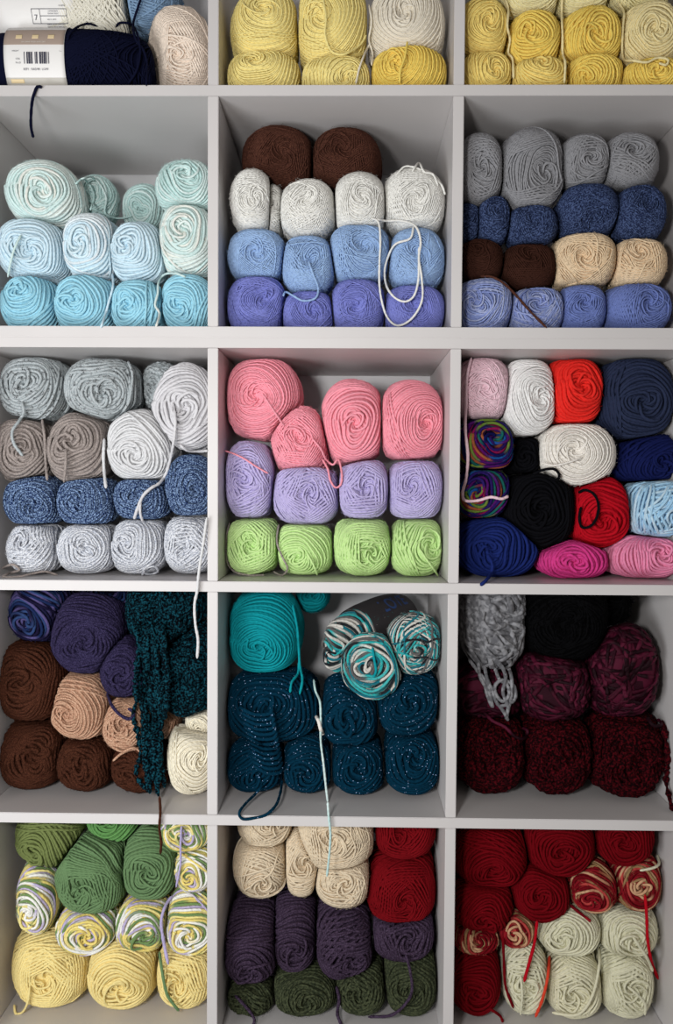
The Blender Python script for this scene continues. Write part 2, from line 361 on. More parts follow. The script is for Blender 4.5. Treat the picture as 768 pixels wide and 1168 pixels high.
def wind(b):
    G = Geo(); b.u0 = b.rng.uniform(0, 3); t = b.t; r = t / 2; g = b.rng; sty = b.sty
    b.w1, b.w2, b.w3 = vnoise(g, 4, 3, 9), vnoise(g, 4, 3, 9), vnoise(g, 4, 3, 9)
    size = (b.rad[0] + b.rad[2]) / 2
    if sty in ('coil', 'fcoil', 'chen', 'boucle'):
        n = STY[sty].get('band', 1)
        filler(b, G, -t * (1.6 if n > 1 else 1.25))
        per = 36 if t > .003 else 30; t = t * .9
        if sty in ('boucle', 'chen'): per = 48
        d, tr = coil_dirs(b, t, per=per, wob=.5 if sty in ('coil', 'fcoil') else .9)
        saw = (np.mod(tr + .35 * np.sin(tr * 2 * PI), n) / n) if n > 1 else .5
        off = -r * 1.05 - saw * t * (1.25 if n > 1 else .5) + t * .12 * b.w1(d * 2)
        rm = None
        if sty == 'boucle': rm = 1 + .38 * g.normal(size=len(d)).clip(-1.6, 1.6)[None]; off = off + g.normal(size=len(d)) * t * .16
        if sty == 'chen': rm = 1 + .14 * g.normal(size=len(d)).clip(-2, 2)[None]; off = off + g.normal(size=len(d)) * t * .05
        arcs(b, G, d[None], off[None], r * (1.12 if n == 1 else 1.0), 5, .035, rmod=rm)
        if sty in ('coil', 'fcoil'):
            for _ in range(3 if sty == 'coil' else 4):       # a few strands wound across the coil
                m = int(g.integers(2, 5)); A = loops(b, m, 0, .35, 0, 0)
                hh = g.uniform(.45, 1.1); A = loops(b, m, hh, hh + m * t / size * .9, g.uniform(0, 6.28), .012, span=1.5)
                arcs(b, G, A, -r * .9, r * .92, 5, .05)
    elif sty == 'swirl':
        filler(b, G, -t * 2.0)
        d, tr = coil_dirs(b, t * .86, per=34, wob=1.5)
        saw = np.mod(tr + .8 * np.sin(tr * 1.3), 2.6) / 2.6
        arcs(b, G, d[None], (-t * .60 - saw * t * 1.2 + t * .12 * b.w1(d * 2))[None], r, 5, .05)
        sg = g.choice([-1, 1])
        for (hh, ng, sp, o) in ((.50, 4, .60, -.66), (.26, 5, .42, -.52)):
            az = g.uniform(0, 6.28)
            for k in range(ng):
                m = int(g.integers(4, 8)); h0 = hh * g.uniform(.85, 1.15); az += 2 * PI / ng * g.uniform(.8, 1.2)
                A = loops(b, m, h0, h0 + m * t / size * .86, az, .03 * sg, K=30, span=sp * g.uniform(.85, 1.15))
                s = np.abs(np.linspace(-1, 1, 30)) ** 3
                arcs(b, G, A, o * t - s[None] * t * 1.0 + .18 * t * sg * np.linspace(-1, 1, 30)[None] + np.zeros((m, 1)), r, 5, .05)
    elif sty == 'wraps':
        filler(b, G, -t * 1.9)
        d, tr = coil_dirs(b, t * 1.15, per=26, wob=.8, th1=1.8)
        arcs(b, G, d[None], -t * 1.25 + t * .3 * b.w1(d)[None], r, 4, .05)
        for q in range(15):
            m = int(g.integers(6, 15)); hh = g.uniform(.18, 1.0)
            A = loops(b, m, hh, hh + m * t / size * .85, g.uniform(0, 6.28), g.uniform(-.02, .02), K=30, span=1.6)
            arcs(b, G, A, -t * (.85 - .025 * q) - t * .8 * np.abs(np.linspace(-1, 1, 30))[None] ** 4 + 0 * A[..., 0], r, 4, .03 + .02 * g.random())
        for q in range(5):
            A = loops(b, 1, g.uniform(.15, .9), .5, None, K=40); arcs(b, G, A, -r * .8 + 0 * A[..., 0], r, 5, .1)
    elif sty == 'ribbon':
        filler(b, G, -t * .55)
        for q in range(34):
            m = int(g.integers(1, 4)); hh = g.uniform(.05, 1.1)
            A = loops(b, m, hh, hh + m * .16, g.uniform(0, 6.28), g.uniform(-.1, .1), K=40, span=g.uniform(.6, 1.6))
            w = 1 + .25 * np.sin(np.linspace(0, 30, 40))[None] * np.ones((m, 1))
            arcs(b, G, A, -t * .42 + q * t * .012 + .0018 * np.sin(np.linspace(0, 14 + q, 40))[None] + 0 * A[..., 0], r, 6, .16, rmod=w, flat=.3)
    elif sty == 'fur':
        filler(b, G, -t * 1.2)
        d, tr = coil_dirs(b, t * 1.6, per=30, wob=1.0); arcs(b, G, d[None], -t * .9, r * 1.5, 4, .08)
        n = 2600; d = unit(g.normal(size=(n, 3)) + b.pd * .9); tt = unit(np.cross(d, g.normal(size=(n, 3))))
        s = np.linspace(0, 1, 4)[None, :, None]; ln = g.uniform(.006, .013, (n, 1, 1))
        base = b.c + d * (surf(b, d) - t * 1.0)[:, None]
        Pp = base[:, None] + d[:, None] * s * ln * .28 + tt[:, None] * s * ln
        tubes(G, Pp, .00045, np.repeat(d[:, None], 4, 1), 3)
    return G
def flyaway(b, G, n=420):
    """loose fibres standing off the yarn"""
    g = b.rng; d = unit(g.normal(size=(n, 3)) + b.pd * .8); tt = unit(np.cross(d, g.normal(size=(n, 3))))
    s = np.linspace(0, 1, 4)[None, :, None]; ln = g.uniform(.003, .007, (n, 1, 1))
    base = b.c + d * (surf(b, d) - b.t * .5)[:, None]
    Pp = base[:, None] + d[:, None] * np.sin(s * 2.4) * ln * .30 + tt[:, None] * s * ln
    tubes(G, Pp, .00014, np.repeat(d[:, None], 4, 1), 3, u0=b.u0)
def center(b):
    """the pulled-out middle of the ball"""
    g = b.rng; G = Geo(); t = b.t * .95; size = (b.rad[0] + b.rad[2]) / 2
    pd = b.pd; a = unit(np.cross(pd, [0.2, 0.1, 1.0])); c = np.cross(pd, a)
    n = 4 if t > .003 else 6; K = 40; e = g.uniform(0, 6.28); q = g.uniform(.6, .95); sg = g.choice([-1, 1])
    for k in range(n):
        s = np.linspace(0, 1, K); a0 = e + k * 2 * PI / n + g.normal() * .3
        ra = (.30 + .05 * g.normal()) * (1 - s) ** .8 + .015; ph = a0 + sg * s * g.uniform(2.0, 4.2)
        x = ra * np.cos(ph) + .02 * np.sin(s * 9 + k); y = ra * np.sin(ph) * q
        x, y = x * math.cos(e) - y * math.sin(e), x * math.sin(e) + y * math.cos(e)
        d = unit(pd + x[:, None] * a + y[:, None] * c)
        lift = t * (.25 + .15 * g.normal()) - (1 - np.minimum(s * 5, 1)) * t * 1.0 - np.maximum(s - .75, 0) * 4 * t * 1.8
        Pp = b.c + d * (surf(b, d) + lift)[:, None]
        tubes(G, Pp[None], t / 2, d[None], 6, u0=b.u0 + k)
    clampgeo(b, G)
    return G
def clampgeo(b, G, own=True):
    """press the yarn flat where it touches a wall or the next ball"""
    for i, V_ in enumerate(G.V):
        for n, h in b.planes:
            e = (V_ - b.c) @ n - (h + .0003)
            V_ = V_ - np.maximum(e, 0)[:, None] * n
        G.V[i] = V_
def catmull(P, n=10):
    P = np.array(P, float); P = np.vstack([2 * P[0] - P[1], P, 2 * P[-1] - P[-2]]); out = []
    for i in range(1, len(P) - 2):
        for s in np.arange(n) / n:
            p0, p1, p2, p3 = P[i - 1:i + 3]
            out.append(.5 * ((2 * p1) + (-p0 + p2) * s + (2 * p0 - 5 * p1 + 4 * p2 - p3) * s * s + (-p0 + 3 * p1 - 3 * p2 + p3) * s ** 3))
    out.append(P[-2]); return np.array(out)
def solid_shelf(p):
    x, y, z = p
    if y < -.0003: return False
    if y > DEP: return True
    inx = any(a < x < c for a, c in XC); inz = any(a < z < c for a, c in ZC.values())
    return not (inx and inz)
def hit(px, py, default):
    y = -.012
    global CB
    if CB is None: CB = np.array([b.c for b in balls])
    while y < DEP:
        p = at(px, py, y)
        if solid_shelf(p): return y
        dv = np.abs(CB - p)
        for i in np.nonzero((dv[:, 0] < .10) & (dv[:, 2] < .10) & (dv[:, 1] < .13) | ((CB[:, 2] > OZ + .4) & (dv[:, 0] < .2) & (dv[:, 2] < .09)))[0]:
            b = balls[i]; v = p - b.c; r = np.linalg.norm(v)
            if r < b.rad.max() * 1.05 and r < surf(b, (v / (r + 1e-9))[None], False)[0]: return y
        y += .0025
    return default
CB = None
def tail(b, pts, t=None, dy=0.0, label=None, col=None, sag=0, smooth=5, boucle=False, fixed=None):
    b.tails.append((pts, t or b.t * .95, dy, label, col, smooth, boucle, fixed))
def build_tail(b, spec, parent, origin):
    pts, t, dy, label, col, smooth, bou, fixed = spec
    xy = catmull(pts, 8)
    if fixed is not None: ys = np.full(len(xy), fixed)
    else:
        ys = np.array([hit(x, y, .06) for x, y in xy])
        ys = np.minimum(ys, np.convolve(np.pad(ys, smooth // 2, 'edge'), np.ones(smooth) / smooth, 'valid'))
        k = 3; ys = np.array([ys[max(0, i - k):i + k + 1].min() for i in range(len(ys))])
        for _ in range(2): ys = np.convolve(np.pad(ys, 2, 'edge'), np.ones(5) / 5, 'valid')
    ys = ys - t * .75 + dy
    Pp = np.array([at(x, y, d) for (x, y), d in zip(xy, ys)])
    if fixed is None:                                     # lie on top of whatever ball is underneath
        need = np.zeros(len(Pp))
        for i, p in enumerate(Pp):
            q = p.copy()
            for _ in range(40):
                dv = np.abs(CB - q); bad = False
                for k in np.nonzero((dv < .13).all(1))[0]:
                    o = balls[k]; v = q - o.c; r = np.linalg.norm(v)
                    if r < surf(o, (v / r)[None], True)[0] + t / 2 * (1.5 if bou else 1) + .0010: bad = True; break
                if not bad: break
                q[1] -= .0012
            need[i] = ys[i] + (q[1] - p[1])
        need = np.minimum(need, ys)
        sm = np.array([need[max(0, i - 2):i + 3].min() for i in range(len(need))]); sm = np.convolve(np.pad(sm, 1, 'edge'), np.ones(3) / 3, 'valid')
        ys = np.minimum(sm, need); ys[:6] += np.linspace(t * 1.7, 0, 6); Pp = np.array([at(x, y, d) for (x, y), d in zip(xy, ys)])
    up = np.tile(np.array([0, -1.0, 0.05]), (len(Pp), 1))
    G = Geo(); rm = None
    rm = 1 + (.35 if bou else .07) * b.rng.normal(size=len(Pp))[None]; rm[0, 0] = .3; rm[0, -1] = .4
    tubes(G, Pp[None], t / 2, up[None], 7, u0=b.rng.uniform(0, 3), rmod=rm)
    for i, V_ in enumerate(G.V):
        for n in range(len(V_)):
            x, y, z = V_[n]
            if -.0006 < y < DEP and solid_shelf((x, max(y, 0), z)):
                opt = [(y + .0006, (x, -.0006, z))]
                for z0, z1 in ZC.values():
                    opt += [(abs(z - z0), (x, y, z0 + .0003)), (abs(z - z1), (x, y, z1 - .0003))]
                for x0, x1 in XC: opt += [(abs(x - x0), (x0 + .0003, y, z)), (abs(x - x1), (x1 - .0003, y, z))]
                V_[n] = min(opt)[1]
    o = link('yarn_tail', G.mesh('yarn_tail', ym(col or b.col), origin), parent)
    if label: o['label'] = label
def build_ball(b):
    base = np.array([b.c[0], b.c[1], b.c[2] - surf(b, np.array([[0, 0, -1.0]]))[0]])
    e = bpy.data.objects.new(b.name, None); COLL.objects.link(e); e.location = tuple(base); e.empty_display_size = .02
    tag(e, b.label, b.cat, b.group)
    G = wind(b)
    if b.sty not in ('ribbon', 'fur'): flyaway(b, G, 1500 if b.sty in ('boucle', 'chen') else 420)
    clampgeo(b, G)
    link('wound_yarn', G.mesh('wound_yarn', ym(b.col), base), e)
    if b.tuft and b.sty not in ('ribbon', 'fur', 'boucle'):
        link('center_coil', center(b).mesh('center_coil', ym(b.col), base), e)
    for s in b.tails: build_tail(b, s, e, base)
    b.obj = e; b.base = base
    return e
# ================================================================ the yarn, cubby by cubby
# ---- top, first column: labelled skeins
c = (0, 0)
SK = B(c, -62, 142, -50, 46, 'cream_skein', 'wraps', 'large cream skein with a white printed paper band, lying on top of the navy skein', ax='x', tuft=0, hole=0, name='yarn_skein', cat='yarn skein', tip=.035, t=.003)
NV = B(c, -58, 167, 34, 100, 'navy', 'wraps', 'navy skein lying on its side, wrapped in a barcode paper band', ax='x', f=1, tuft=0, hole=0, name='yarn_skein', cat='yarn skein', tip=.006, t=.0028)
PC = B(c, 162, 239, -1, 98, 'peach_cream', 'wraps', 'peach cream yarn ball beside the navy labelled skein', f=1, t=.003)
B(c, 132, 196, -62, 26, 'dusty_blue', 'wraps', 'dusty blue yarn ball half hidden above the navy skein', t=.0026, D=.03)
tail(NV, [(112, 30), (100, 27), (88, 31), (80, 38), (77, 46)], .0032)
tail(NV, [(163, -8), (157, 10), (152, 28), (155, 45), (164, 58), (168, 75), (167, 98)], .0036)
tail(NV, [(132, 31), (137, 26), (148, 27), (154, 33), (158, 44), (160, 60), (156, 80), (146, 96)], .0034)
tail(NV, [(48, 99.5), (43, 99), (40, 104), (37, 115), (35.5, 130), (35.5, 145), (38, 157)], .0042, fixed=-.0015, label='loose navy yarn end hanging over the shelf edge')
# ---- top, middle: yellow
c = (1, 0); g = None
Y1 = B(c, 261, 340, -20, 63, 'yellow', 'fcoil', 'light yellow yarn ball beside the first divider, upper row of the top middle cubby')
Y2 = B(c, 337, 420, -32, 70, 'yellow', 'fcoil', 'tall light yellow yarn ball between another yellow ball and a cream ball')
Y3 = B(c, 421, 508, -28, 62, 'ivory', 'fcoil', 'ivory yarn ball on top of a yellow one in the top middle cubby')
B(c, 259, 343, 53, 110, 'yellow', 'fcoil', 'yellow yarn ball in the bottom corner of the top middle cubby, beside the first divider', f=1)
B(c, 342, 424, 60, 110, 'yellow', 'fcoil', 'low yellow yarn ball in the middle of the bottom row, top middle cubby', f=1)
Y6 = B(c, 423, 511, 47, 110, 'yellow_deep', 'fcoil', 'deeper yellow yarn ball under the ivory one, top middle cubby', f=1)
tail(Y3, [(421, 5), (424, 25), (421, 45), (425, 60), (424, 75)], .003)
tail(Y2, [(368, -5), (372, 20), (371, 40), (378, 58), (392, 62), (410, 52), (418, 40)], .003)
tail(Y6, [(465, 47), (462, 65), (457, 80), (456, 95)], .003)
tail(Y3, [(422, 50), (416, 62), (410, 78), (406, 96)], .003)
# ---- top, third column: yellow
c = (2, 0)
Z1 = B(c, 522, 581, -6, 64, 'yellow_warm', 'fcoil', 'yellow yarn ball beside the divider in the upper row of the third column top cubby')
Z2 = B(c, 581, 642, 4, 76, 'yellow_deep', 'coil', 'deep yellow ball with a twisted middle, beside the divider-side yellow ball', t=.0036)
Z3 = B(c, 641, 713, 2, 73, 'yellow_deep', 'coil', 'large deep yellow ball next to the pale cream one, top cubby of third column', t=.0036)
Z4 = B(c, 711, 778, -2, 72, 'cream_peachy', 'coil', 'pale cream yarn ball beside the deep yellow ball, third column top cubby', t=.0034)
B(c, 522, 587, 56, 112, 'yellow_warm', 'fcoil', 'yellow ball in the bottom corner by the divider, third column top cubby', f=1)
B(c, 586, 649, 63, 112, 'yellow_warm', 'coil', 'light yellow ball in the bottom row, below the deep yellow ball with twisted middle', f=1, t=.0034)
B(c, 648, 714, 58, 112, 'yellow_deep', 'coil', 'deep yellow ball in the bottom row below the largest deep yellow ball', f=1, t=.0034)
B(c, 712, 782, 66, 112, 'yellow_deep', 'coil', 'deep yellow ball in the bottom row below the pale cream ball', f=1, t=.0034)
B(c, 577, 641, -60, 13, 'pale_yellow', 'fcoil', 'pale yellow ball cut off at the top, above the ball with twisted middle')
B(c, 641, 700, -62, 10, 'pale_yellow', 'fcoil', 'pale yellow ball cut off by the top, above the largest deep yellow ball')
B(c, 698, 770, -62, 8, 'pale_yellow', 'fcoil', 'pale yellow ball cut off by the top, above the pale cream ball')
tail(Z1, [(575, -5), (580, 10), (579, 30), (582, 45), (580, 60), (585, 68), (586, 90)], .0034, col='cream_peachy')
tail(Z3, [(642, -8), (641, 15), (642, 40), (642, 60), (645, 72), (644, 95)], .0034, col='cream_peachy')
tail(Z4, [(705, 2), (712, 14), (711, 30), (710, 55), (712, 68), (722, 69), (738, 71), (750, 66), (762, 68), (760, 74), (752, 72)], .0034)
# ---- second row, first column: mint and blue
c = (0, 1)
MB1 = B(c, 138, 184, 207, 262, 'mint_deep', 'coil', 'mint green yarn ball set far back, half hidden behind the front row', D=.13, tuft=0)
M1 = B(c, 1, 80, 178, 250, 'mint', 'coil', 'pale mint and cream yarn ball, highest on the blue cubby wall side', hole=.3)
MB2 = B(c, 84, 126, 196, 250, 'mint_deep', 'coil', 'pale mint yarn ball behind the highest mint ball, turned sideways', D=.11, tuft=0)
M2 = B(c, 176, 240, 178, 238, 'mint_deep', 'coil', 'mint green yarn ball topmost beside the divider', t=.0038)
B(c, -8, 69, 245, 314, 'ice', 'coil', 'icy pale blue yarn ball directly below the highest mint ball', hole=.4)
B(c, 67, 129, 240, 315, 'ice_pale', 'coil', 'tall icy blue and white ball in the middle row, second from the outer wall')
B(c, 122, 184, 249, 319, 'ice', 'coil', 'icy pale blue ball in the middle row, beside the large mint-white ball')
M3 = B(c, 178, 240, 224, 312, 'mint', 'coil', 'large oval mint white yarn ball beside the divider, below the topmost mint ball')
B(c, -2, 61, 312, 376, 'aqua', 'coil', 'aqua blue ball in the bottom corner at the outer wall', f=1)
A2 = B(c, 57, 128, 309, 376, 'aqua', 'coil', 'wide aqua blue ball in the bottom row under the tall icy ball', f=1)
B(c, 124, 184, 317, 376, 'aqua', 'coil', 'smallest aqua blue ball in the bottom row, with a knotted middle', f=1, hole=.4)
B(c, 181, 240, 310, 376, 'aqua', 'coil', 'aqua blue ball in the bottom row beside the divider', f=1, t=.0038)
tail(MB2, [(86, 210), (95, 204), (104, 214), (107, 226), (103, 240)], .003)
tail(MB2, [(92, 204), (105, 202), (115, 212), (121, 226), (120, 243), (133, 249), (150, 247)], .003)
tail(A2, [(128, 312), (129, 326), (124, 345), (120, 360), (115, 374)], .0035, col='ice')
tail(M3, [(212, 316), (200, 312), (188, 313), (181, 322), (180, 335), (177, 348), (182, 358), (178, 373)], .0035)
tail(M1, [(24, 268), (16, 285), (12, 300), (9, 316)], .0035)
# ---- second row, middle
c = (1, 1)
B(c, 276, 357, 139, 212, 'brown', 'wraps', 'dark brown yarn ball on the white ones, the one nearer the shadowed divider', D=.03)
B(c, 354, 433, 141, 215, 'brown', 'wraps', 'dark brown yarn ball beside another brown one, above two white balls', D=.03)
B(c, 262, 310, 189, 260, 'white', 'wraps', 'narrow white yarn ball beside the shadowed divider, below the brown balls', hole=.15)
B(c, 296, 324, 205, 262, 'white', 'wraps', 'white yarn ball wedged behind two other white balls', D=.03, tuft=0)
W2 = B(c, 318, 383, 202, 269, 'white', 'wraps', 'round white yarn ball under the gap between the brown balls', hole=.15)
W3 = B(c, 381, 441, 193, 263, 'white', 'wraps', 'white yarn ball sagging between two rounder white balls', hole=.1)
W4 = B(c, 437, 508, 188, 261, 'white', 'wraps', 'large white yarn ball with loose loops on top, beside the lit divider', hole=.2)
B(c, 260, 325, 257, 319, 'sky', 'wraps', 'sky blue ball beside the shadowed divider, above a violet blue ball', hole=.35)
S2 = B(c, 320, 383, 265, 332, 'sky', 'wraps', 'sky blue ball with a loose end curling under it, in the blue row', hole=.35)
B(c, 374, 446, 248, 321, 'sky', 'wraps', 'largest sky blue ball, just beneath the sagging white ball', hole=.4)
B(c, 444, 508, 256, 327, 'sky', 'wraps', 'sky blue ball partly behind the hanging white loops, beside the lit divider', hole=.35)
B(c, 258, 325, 311, 376, 'periwinkle', 'wraps', 'violet blue ball in the bottom corner by the shadowed divider', f=1, hole=.35)
B(c, 321, 381, 330, 376, 'periwinkle', 'wraps', 'lowest squat violet blue ball in the bottom row', f=1, hole=.35)
B(c, 377, 441, 315, 376, 'periwinkle', 'wraps', 'violet blue ball below the largest sky blue ball', f=1, hole=.35)
B(c, 439, 509, 322, 376, 'periwinkle', 'wraps', 'violet blue ball behind the bottom of the hanging white loops', f=1, hole=.35)
tail(W3, [(424, 249), (432, 254), (434, 275), (433, 300), (433, 325), (436, 345), (442, 362), (452, 371), (464, 368), (475, 357), (482, 340), (481, 315), (478, 295), (480, 275), (474, 258), (458, 252), (440, 252), (430, 250)], .0032, label='long white strand hanging in loops')
tail(W3, [(472, 258), (468, 272), (452, 278), (444, 290), (439, 308), (441, 326), (450, 339), (462, 344), (472, 338), (477, 322), (478, 300), (478, 282)], .0032)
tail(S2, [(352, 298), (357, 312), (363, 328), (360, 340), (346, 343), (334, 337), (326, 333), (323, 338)], .003)
tail(W4, [(452, 200), (462, 190), (476, 192), (490, 200), (503, 210), (508, 222)], .003, fixed=.045)
tail(W4, [(470, 196), (478, 186), (484, 196), (494, 199), (500, 212)], .003)
# ---- second row, third column
c = (2, 1)
B(c, 522, 577, 146, 234, 'grey', 'wraps', 'grey ball in shadow against the divider, top row above the navy balls', t=.003)
B(c, 572, 649, 140, 240, 'grey', 'wraps', 'largest grey ball, bulging down between two navy balls', t=.0032)
B(c, 643, 698, 149, 210, 'grey', 'wraps', 'small grey ball with crossed strands between two other grey balls', t=.003)
B(c, 692, 754, 149, 213, 'grey', 'wraps', 'grey ball with an open dark middle, at the outer end of the top row', t=.003, hole=.4)
B(c, 521, 552, 226, 276, 'navy_heather', 'wraps', 'dark navy ball squeezed against the divider under the shadowed grey ball', D=.02)
B(c, 545, 584, 219, 276, 'navy_heather', 'wraps', 'narrow navy blue ball between the squeezed one and the low one')
B(c, 581, 637, 231, 279, 'navy_heather', 'wraps', 'low navy blue ball under the largest grey ball')
B(c, 637, 709, 206, 269, 'navy_heather', 'wraps', 'wide navy blue ball above the tan yarn', hole=.3)
B(c, 705, 762, 207, 273, 'navy_heather', 'wraps', 'navy blue ball above the tan ball with a spiral', hole=.4)
BR = B(c, 522, 577, 268, 320, 'dark_brown', 'wraps', 'very dark brown ball against the divider above the grey blue balls')
B(c, 574, 638, 274, 329, 'dark_brown', 'wraps', 'dark brown ball touching the tan ball')
B(c, 631, 707, 262, 326, 'tan', 'wraps', 'tan ball with a dark hole near its top, beside dark brown', t=.0026, hole=.35)
B(c, 702, 763, 268, 327, 'tan', 'wraps', 'tan ball with a spiral middle at the outer end of the row', t=.0026)
B(c, 521, 588, 315, 378, 'denim', 'wraps', 'grey blue ball in the bottom corner against the divider', f=1, hole=.35, t=.0028)
B(c, 581, 648, 326, 378, 'denim', 'wraps', 'grey blue ball with a curled middle, crossed by a brown strand', f=1, hole=.35, t=.0028)
B(c, 638, 695, 322, 378, 'denim_deep', 'wraps', 'small periwinkle ball below the tan ball with a dark hole', f=1, hole=.35, t=.0026)
B(c, 692, 769, 319, 378, 'denim_deep', 'wraps', 'widest periwinkle ball at the outer end of the bottom row', f=1, hole=.3, t=.0026)
tail(BR, [(548, 315), (562, 316), (576, 324), (590, 338), (604, 354), (624, 374)], .0036, col='brown')
# ---- third row, first column
c = (0, 2)
G1 = B(c, -6, 68, 403, 478, 'grey_tweed', 'coil', 'flecked grey ball in the top corner at the outer wall, its end hanging down', t=.0048)
G2 = B(c, 69, 152, 406, 476, 'grey_tweed', 'coil', 'flecked grey ball beside the top corner one, showing its long side', t=.0048)
B(c, 160, 200, 412, 470, 'grey_tweed', 'boucle', 'flecked grey ball half hidden behind a light grey one', D=.05, t=.0045)
L1 = B(c, 169, 243, 413, 512, 'light_grey', 'coil', 'big light grey ball beside the divider with a strand pulled from its middle', t=.0052, tuft=1, pole=(.1, -.06))
T1 = B(c, -12, 52, 476, 552, 'taupe', 'coil', 'taupe ball at the outer wall under the flecked grey ball', t=.0048)
T2 = B(c, 48, 120, 469, 554, 'taupe', 'coil', 'round taupe ball beside the whitish one', t=.0052)
L2 = B(c, 117, 199, 464, 551, 'pale_grey', 'coil', 'whitish grey ball resting on navy flecked yarn', t=.0042)
B(c, 2, 64, 540, 601, 'navy_tweed', 'fcoil', 'flecked navy ball at the outer wall under the taupe ones', t=.0036)
B(c, 60, 129, 542, 601, 'navy_tweed', 'fcoil', 'wide flecked navy ball under the round taupe ball', t=.0036)
B(c, 126, 190, 544, 593, 'navy_tweed', 'fcoil', 'squat flecked navy ball under the whitish grey ball', t=.0038)
B(c, 186, 241, 519, 591, 'navy_tweed', 'fcoil', 'tall flecked navy ball beside the divider', t=.0038)
B(c, 5, 63, 597, 657, 'silver_tweed', 'swirl', 'silver grey marled ball with swirled strands in the bottom corner at the outer wall', f=1, t=.0034)
B(c, 61, 128, 596, 657, 'silver_tweed', 'coil', 'silver grey marled ball with neat rings between two others', f=1, t=.0038)
SV = B(c, 122, 188, 593, 656, 'silver_tweed', 'coil', 'silver grey marled ball with a knotted end lying in front', f=1, t=.0038)
SW = B(c, 183, 242, 588, 657, 'silver_tweed', 'swirl', 'silver grey marled ball beside the divider, bottom row', f=1, t=.0034)
tail(G1, [(25, 458), (27, 470), (22, 480), (14, 492), (16, 506), (26, 520)], .0046)
tail(G2, [(146, 412), (151, 426), (150, 442), (147, 458), (140, 470)], .0040)
tail(L1, [(199, 467), (200, 485), (198, 505), (194, 525), (189, 541), (182, 551), (172, 557), (163, 566), (157, 580), (153, 592)], .0046)
tail(L1, [(205, 507), (214, 514), (226, 515), (237, 514)], .0040)
tail(L1, [(175, 555), (162, 568), (160, 584), (163, 595)], .0038)
tail(T2, [(75, 512), (75, 530), (73, 550)], .0042); tail(T1, [(48, 478), (51, 500), (52, 525), (54, 548)], .0042)
tail(L2, [(119, 500), (118, 520), (119, 540), (121, 557)], .0046)
tail(SV, [(178, 640), (168, 646), (163, 652), (170, 655), (180, 652), (176, 646), (166, 649), (162, 656)], .0036)
tail(SW, [(236, 590), (232, 620), (228, 645), (226, 662), (225, 674), (222, 690), (223, 712), (226, 730), (225, 751)], .0042, label='long pale strand hanging over the shelf edge', col='pale_grey', fixed=-.004)
tail(T1, [(2, 648), (14, 644), (22, 650), (10, 654), (4, 658), (20, 658), (38, 654), (52, 652), (66, 656)], .0036)
# ---- third row, middle: pink, lilac, lime
c = (1, 2)
P1 = B(c, 254, 340, 405, 501, 'pink', 'fcoil', 'large round pink ball in the upper corner beside the divider', t=.0028, hole=.35, pole=(-.08, .02))
P2 = B(c, 303, 368, 447, 531, 'pink', 'swirl', 'slouching pink ball squeezed between two others, its end hanging in a loop', t=.0026, D=.008, tilt=(-.35, -.15), L=.08)
P3 = B(c, 367, 440, 432, 532, 'pink', 'coil', 'tall oval pink ball with a ring pattern in the middle of the pink row', t=.0044)
P4 = B(c, 433, 510, 433, 526, 'pink', 'coil', 'squarish pink ball beside the lit divider', t=.0030, hole=.45)
LL = B(c, 253, 314, 501, 594, 'lilac', 'swirl', 'tall lilac ball beside the shadowed divider, with a pink thread across it', t=.0034)
B(c, 308, 388, 523, 601, 'lilac', 'swirl', 'widest lilac ball, below the slouching pink one', t=.0030)
B(c, 385, 446, 522, 595, 'lilac', 'swirl', 'narrow lilac ball with a deep knotted middle', t=.0032, hole=.4)
B(c, 442, 508, 522, 595, 'lilac', 'swirl', 'squarish lilac ball beside the lit divider', t=.0030, hole=.35)
N1 = B(c, 257, 319, 590, 658, 'lime', 'swirl', 'lime green ball in the corner with a grey lilac strand around it', f=1, t=.0032)
N2 = B(c, 314, 381, 597, 658, 'lime', 'coil', 'lime green ball under the widest lilac ball', f=1, t=.0036)
B(c, 379, 448, 590, 658, 'lime', 'swirl', 'lime green ball under the narrow lilac ball', f=1, t=.0034)
N4 = B(c, 445, 507, 591, 658, 'lime', 'coil', 'lime green ball with a yellow green end, beside the lit divider', f=1, t=.0038)
tail(P1, [(300, 450), (308, 462), (316, 474), (324, 486)], .003)
tail(P2, [(356, 500), (366, 512), (372, 524), (380, 530), (386, 524), (390, 540), (389, 552), (383, 556), (377, 548), (374, 535), (368, 524)], .0032)
tail(LL, [(256, 514), (268, 518), (280, 524), (292, 532), (306, 540)], .0026, col='pink')
tail(N1, [(262, 596), (258, 615), (259, 640), (268, 652), (285, 656), (302, 656)], .0030, col='taupe'); tail(N1, [(318, 598), (316, 618), (322, 635), (328, 648), (322, 656), (312, 652)], .0030, col='taupe')
tail(N4, [(478, 625), (486, 637), (494, 648), (500, 657)], .0032, col='lime')
tail(N2, [(350, 630), (358, 645), (362, 656)], .0030)
# ---- third row, third column: mixed colours
c = (2, 2)
Q1 = B(c, 522, 586, 405, 481, 'pale_pink', 'wraps', 'pale pink ball against the divider, its strand hanging down', t=.0024, hole=.1)
B(c, 572, 641, 407, 500, 'soft_white', 'coil', 'white ball between the pale pink and the red one', t=.0034)
B(c, 627, 693, 405, 485, 'red', 'coil', 'bright red ball beside the dark blue grey one', t=.0050)
B(c, 689, 775, 404, 501, 'navy_grey', 'coil', 'large dark blue grey ball in the top row', t=.0050)
B(c, 524, 588, 475, 538, 'rainbow', 'coil', 'multicoloured dark rainbow ball, upper of the two', t=.0046)
B(c, 524, 584, 532, 592, 'rainbow', 'coil', 'multicoloured dark rainbow ball, lower of the two, behind a pale pink end', t=.0046)
WW = B(c, 612, 708, 479, 557, 'warm_white', 'fcoil', 'wide warm white ball in the middle of the mixed cubby', t=.0028)
B(c, 706, 790, 493, 553, 'deep_navy', 'coil', 'deep navy ball under the blue grey one', t=.0048, D=.01)
